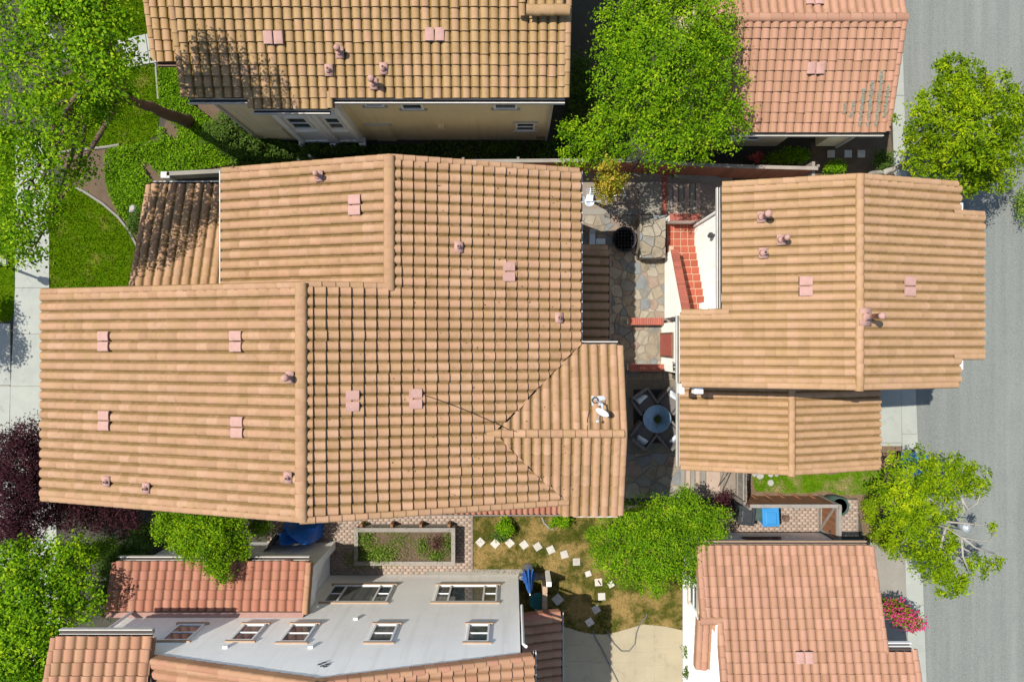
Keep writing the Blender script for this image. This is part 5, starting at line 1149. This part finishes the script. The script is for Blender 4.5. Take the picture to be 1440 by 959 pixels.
MB().box(-.17, .17, -.2, .2, 0, .1).build('body', M['conc2'], ub, bevel=.02); MB().box(-.14, .14, -.17, .17, .1, .125).build('lid', M['conc'], ub)
ub = empty('utility_box', (P(232, 246, .6).x, P(232, 246, .6).y, 0), 'pale utility box at the end of the low wall by the ground cover', 'utility box')
MB().box(-.18, .18, -.13, .13, 0, .6).build('body', M['cap'], ub, bevel=.02); MB().box(-.09, .06, -.08, .06, .6, .615).build('lid', M['gutter'], ub)
tag(MB().bar(P(240, 247, .3), P(316, 243, .3), .16, .6).build('garden_wall', M['conc2']), 'low grey wall running from the utility box under the trees', 'wall')
tag(MB().prism([(-.14, -.16), (.15, -.1), (.12, .15), (-.1, .14)], 0, .25).build('rock', M['rock'], bevel=.05), 'single pale rock among dark shrubs by the low porch roof', 'rock').location = P(190, 295, 0)
vp_ = tag(MB().tube([(P(438, 222, 1.6).x, P(438, 222, 1.6).y, 0), (P(438, 222, 1.6).x, P(438, 222, 1.6).y, 1.9)], .05, 8).build('post', M['cap']), 'thin pale post at the start of the long fence', 'post')
# ------------------------------------------------------------------ street lamps
def lamp(base, h, label):
    e = empty('street_lamp', base, label, 'street lamp')
    MB().tube([(0, 0, 0), (0, 0, .25), (0, 0, .3), (0, 0, h - .5)], [.11, .10, .06, .045], 12).build('pole', M['black'], e, smooth=True)
    MB().lathe((0, 0, h - .5), [(.05, 0), (.1, .04), (.12, .1), (.1, .12)], 14).build('lamp_base', M['black'], e)
    MB().lathe((0, 0, h - .38), [(.09, 0), (.15, .28), (.155, .42), (.12, .5)], 14).build('lamp_glass', M['steel'], e, smooth=True)
    MB().lathe((0, 0, h + .1), [(.165, 0), (.15, .05), (.09, .11), (.03, .15), (.012, .34)], 14).build('lamp_cap', M['steel'], e); return e
lamp((P(1296, 716).x, P(1296, 716).y, .0), 2.55, 'black post top street lamp rising through the tree at the kerb')
lamp((P(0, 371).x, P(0, 371).y, .0), 3.9, 'street lamp at the left edge whose shadow crosses the footpath')

# ------------------------------------------------------------------ trees and shrubs
def C(px, py, z, rx, ry=None, rz=None): return (tuple(P(px, py, z)), rx, ry or rx, rz or rx * .6)
tree('tree', 'large tree at the top left with a leaning trunk and loose crown over the lawns', P(268, 172), [P(225, 156, 2.0), P(185, 140, 4.2), P(120, 120, 6.2)],
     [C(30, 25, 9.5, 1.0), C(95, 30, 10.3, .85), C(140, 60, 10.2, .8), C(155, 105, 9.6, .75), C(60, 115, 9.5, 1.1), C(15, 180, 8, 1.1), C(80, 195, 8, .7), C(150, 130, 7.4, .75), C(120, -25, 10.6, .8), C(150, 10, 10.6, .5), C(80, -45, 10.3, .9), C(60, -12, 10.2, .7), C(40, 265, 7.5, 1.05), C(112, 240, 7, .45), C(20, 330, 6.8, .8), C(75, 300, 6.6, .5), C(178, 95, 8.6, .45), C(50, 345, 6.2, .5), C(120, 10, 7.5, .6), C(140, 160, 7.0, .55)],
     'l_plane', 1250, 21, 0.100, .16, 'bark', .24, .65, twigs=6)
tree('tree', 'dense bright green tree filling the gap between the top house and the garage', P(930, 190), [P(928, 170, 2), P(922, 140, 3.8)],
     [C(900, 20, 5.6, 1.2), C(985, 30, 5.4, 1.0), C(930, 95, 6.2, 1.4), C(880, 130, 5.8, 1.0), C(990, 110, 5.6, 1.1), C(1010, 170, 5.2, .9), C(870, 185, 5.2, .85), C(930, 185, 5.6, 1.1), C(985, 195, 4.9, .7), C(815, 205, 4.6, .75), C(840, 218, 4.4, .4), C(1000, 60, 5.5, .8), C(880, 60, 5.6, .9), C(930, -25, 5.5, 1.2)],
     'l_broad', 2000, 23, 0.096, .14, 'bark', .2)
tree('tree', 'round yellow green street tree at the upper right overhanging the asphalt', P(1224, 247), [P(1240, 243, .8), P(1262, 235, 1.3), P(1320, 205, 2.4)],
     [C(1345, 130, 4.2, 1.05), C(1400, 150, 4.0, 1.0), C(1310, 175, 4.1, 1.0), C(1370, 190, 4.6, 1.3), C(1420, 205, 3.8, .85), C(1300, 215, 3.7, .75), C(1345, 235, 3.9, .9), C(1395, 235, 3.7, .8), C(1335, 105, 4, .6), C(1360, 252, 3.5, .5)],
     'l_pitt', 1400, 21, 0.118, .10, 'barkpale', .15, .42)
tree('tree', 'straggly street tree at the lower right with bare pale branches over the road', P(1248, 716), [P(1262, 722, 1.2), P(1290, 730, 2.6)],
     [C(1280, 665, 3.7, .8), C(1335, 668, 3.8, .75), C(1370, 675, 3.6, .5), C(1270, 705, 3.6, .75), C(1310, 705, 4.0, .75), C(1285, 745, 3.8, .8), C(1265, 765, 3.2, .45), C(1325, 765, 3.8, .5), C(1305, 790, 3.6, .6), C(1335, 812, 3.6, .55), C(1372, 798, 3.7, .38), C(1395, 792, 3.7, .25), C(1394, 740, 3.6, .18), C(1358, 820, 3.5, .28), C(1240, 690, 3, .4), C(1250, 740, 2.8, .35)],
     'l_pitt', 820, 20, 0.122, .10, 'barkpale', .13, .42)
bt = bpy.data.objects['tree.003'] if 'tree.003' in bpy.data.objects else None
bb = MB()
for ch in ([(1290, 730, 2.6), (1330, 742, 3.9), (1352, 755, 4.2), (1390, 762, 4.1), (1400, 748, 4.0)], [(1352, 755, 4.2), (1354, 782, 4.2), (1364, 808, 4.0)], [(1352, 755, 4.2), (1372, 770, 4.1), (1398, 778, 4)], [(1330, 742, 3.9), (1322, 768, 3.9), (1340, 778, 4), (1356, 790, 4)], [(1300, 722, 3.4), (1335, 698, 4.1), (1352, 700, 4.2), (1356, 718, 4.1), (1350, 728, 4)], [(1352, 700, 4.2), (1360, 716, 4.1), (1374, 708, 4), (1378, 696, 4)], [(1302, 694, 4.2), (1312, 705, 4.2)], [(1300, 704, 4.2), (1316, 698, 4.2)]):
    pp = [P(*c) for c in ch]; k = len(pp); bb.tube(pp, [.042 * (1 - .6 * i / k) for i in range(k)], 6)
bb.build('bare_branch', M['barkpale'], bt, True, True)
tree('tree', 'broad garden tree over the dry lawn below the patio table', P(925, 770), [P(926, 768, 1.0), P(924, 765, 2.1)],
     [C(860, 755, 2.7, .75), C(905, 730, 3.0, .85), C(960, 725, 3.1, .85), C(1000, 735, 2.8, .6), C(930, 770, 3.4, 1.05), C(880, 795, 2.8, .75), C(975, 780, 2.9, .8), C(920, 815, 2.6, .55), C(850, 785, 2.4, .45), C(1000, 770, 2.7, .5), C(970, 808, 2.5, .35), C(965, 700, 2.9, .4)],
     'l_crape', 1250, 23, 0.092, .12, 'bark', .11, .42)
tree('tree', 'leafy green tree in the lower left corner below the purple tree', P(60, 830), [P(58, 832, 1.6), P(54, 838, 3)],
     [C(25, 800, 4.6, .9), C(90, 790, 4.4, .75), C(45, 860, 5, 1.15), C(110, 840, 4.6, .7), C(20, 930, 4.8, 1.0), C(85, 915, 4.5, .75), C(115, 780, 3.8, .5), C(50, 960, 4.6, .8), C(-20, 870, 4.8, 1.0)],
     'l_plane', 1250, 23, 0.111, .15, 'bark', .15, .65)
tree('tree', 'dark purple leaved tree left of the main roof', P(70, 690), [P(66, 690, 1.5), P(55, 690, 2.8)],
     [C(20, 640, 4, .85), C(45, 615, 3.7, .55), C(15, 700, 4.2, .9), C(55, 690, 3.6, .8), C(100, 715, 3.0, .75), C(145, 722, 2.6, .6), C(40, 740, 3.6, .7), C(10, 750, 3.6, .6), C(50, 650, 3.8, .6), C(175, 730, 2.4, .45)],
     'l_plum', 1750, 23, 0.081, .13, 'bark', .11, .5, fill=.3)
tree('tree', 'compact bright green citrus tree between the main house and the lean-to roof', P(300, 742), [P(300, 744, 1.2), P(298, 748, 2.6)],
     [C(245, 738, 3.8, .6), C(290, 752, 4.3, .85), C(325, 748, 4.0, .6), C(305, 785, 4.2, .45), C(313, 805, 4.2, .3), C(262, 765, 4, .45), C(366, 741, 3.0, .28), C(340, 770, 3.8, .35)],
     'l_broad', 900, 23, 0.081, .11, 'bark', .1)
tree('tree', 'street tree beyond the left edge casting its shadow on the footpath', (-24.2, 1.1, 0), [(-24.2, 1.1, 1.5), (-23.8, 1.1, 3)],
     [((-22.4, 1.7, 4.6), .7, .8, .5), ((-22.1, .6, 4.8), .6, .7, .45), ((-22.9, .2, 4.8), .7, .6, .45), ((-23.4, 1.3, 5.2), .9, .9, .6)], 'l_plane', 330, 21, 0.111, .15, 'bark', .14, .65)
shrub('shrub', 'copper and green shrub at the end of the big tree over the white frame', tuple(P(856, 250, 4.2))[:2], .72, .45, 5.2, 'l_red', 2850, 0.096)
shrub('shrub', 'yellow green bush between the purple tree and citrus tree', tuple(P(197, 757, 1.6))[:2], .65, .6, 1.9, 'l_shrub', 2250, 0.080)
shrub('shrub', 'small green sapling between the purple and lower left trees', tuple(P(135, 775, 2))[:2], .45, .4, 2.4, 'l_crape', 1200, 0.088)
shrub('shrub', 'dark green hedge mass beside the white wall at lower left', tuple(P(150, 795, 1))[:2], .7, .9, 1.3, 'l_shrub', 2250, 0.088)
shrub('shrub', 'dark shaded bush behind the citrus tree', tuple(P(215, 800, 1))[:2], .7, .5, 1.3, 'l_shrub', 1350, 0.088)
shrub('shrub', 'dark green bush by the lower left corner of the white house', tuple(P(150, 845, 1))[:2], .9, .9, 1.5, 'l_shrub', 2850, 0.096)
shrub('shrub', 'dark green hedge strip left of the lean-to roof', tuple(P(185, 775, .6))[:2], .9, .5, 1.0, 'l_shrub', 1950, 0.088)
shrub('bougainvillea', 'magenta flowering bougainvillea at the garage corner by the kerb', tuple(P(1274, 868, 1.8))[:2], .72, .62, 2.3, 'l_pitt', 2550, 0.072, 'shrub', extra=('l_boug', 1300, .09))
shrub('shrub', 'leafy green bush against the pale fence rail with pink tips', tuple(P(1108, 222, .6))[:2], 1.0, .35, .9, 'l_ivy', 1950, 0.088)
shrub('cordyline', 'small red spiky plant behind the dark fence', tuple(P(1066, 219, .8))[:2], .25, .25, .95, 'l_rose', 130, .22, 'plant', .04, aspect=.18)
shrub('shrub', 'green bush right of the pale fence end post', tuple(P(1174, 238, .5))[:2], .55, .35, .8, 'l_ivy', 1200, 0.088)
shrub('shrub', 'olive bush at the foot of the round street tree', tuple(P(1240, 225, .5))[:2], .5, .55, .8, 'l_shrub', 1350, 0.080)
shrub('shrub', 'pale yellow green bush beside the paved strip left of the street tree', tuple(P(1222, 722, .5))[:2], .45, .75, .8, 'l_pitt', 1950, 0.072)
shrub('shrub', 'reddish green bush at the head of the garage driveway', tuple(P(1238, 755, .6))[:2], .5, .4, .9, 'l_pitt', 1350, 0.072, extra=('l_red', 225, 0.072))
shrub('shrub', 'bright green bush at the house edge above the stepping stones', tuple(P(706, 738, .4))[:2], .5, .4, .6, 'l_ivy', 1050, 0.096)
shrub('shrub', 'green and purple clump between the bush and the first stepping stones', tuple(P(706, 751, .3))[:2], .35, .25, .45, 'l_shrub', 600, 0.088)
shrub('shrub', 'round green plant inside the curved bed edging under the gable', tuple(P(787, 733, .3))[:2], .48, .28, .5, 'l_ivy', 900, 0.096)
tag(MB().tube([P(a, b, .04) for a, b in ((762, 727), (765, 735), (772, 742), (778, 744))], .04, 6).build('garden_edging', M['conc2']), 'small curved concrete bed edging under the gable', 'edging')
shrub('rose_bush', 'green bush with pink blooms beside the small side roof', tuple(P(975, 945, .5))[:2], .42, .5, .8, 'l_shrub', 1350, 0.080, 'shrub', extra=('l_rose', 16, .12))
shrub('shrub', 'small dark leaved bush against the white garage side wall', tuple(P(971, 915, .4))[:2], .25, .35, .6, 'l_shrub', 600, 0.080)
shrub('shrub', 'tan and green dry bush at the far right road edge', tuple(P(1445, 283, .6))[:2], .55, .9, .9, 'l_herb', 1800, 0.080)
shrub('shrub', 'purple leaved shrub by the short fence stub', tuple(P(1018, 712, 1.2))[:2], .45, .55, 1.5, 'l_plum', 1350, 0.072)
shrub('shrub', 'dark shaded shrub below the white bay of the top house', tuple(P(455, 208, .8))[:2], 1.5, .3, 1.0, 'l_shrub', 1350, 0.088)
shrub('shrub', 'deep green shrub in shade at the corner of the top house', tuple(P(330, 190, .7))[:2], 1.2, .9, 1.2, 'l_shrub', 3300, 0.096)
shrub('shrub', 'dark shrub between the top house and the big dense tree', tuple(P(818, 130, .8))[:2], .7, 2.0, 1.4, 'l_shrub', 3300, 0.096)
shrub('shrub', 'low shaded shrub below the small wall windows of the top house', tuple(P(712, 208, .5))[:2], .9, .3, .7, 'l_shrub', 900, 0.080)
shrub('shrub', 'dark clipped plant beside the low porch roof', tuple(P(192, 312, .6))[:2], .35, .6, .8, 'l_shrub', 1350, 0.080)
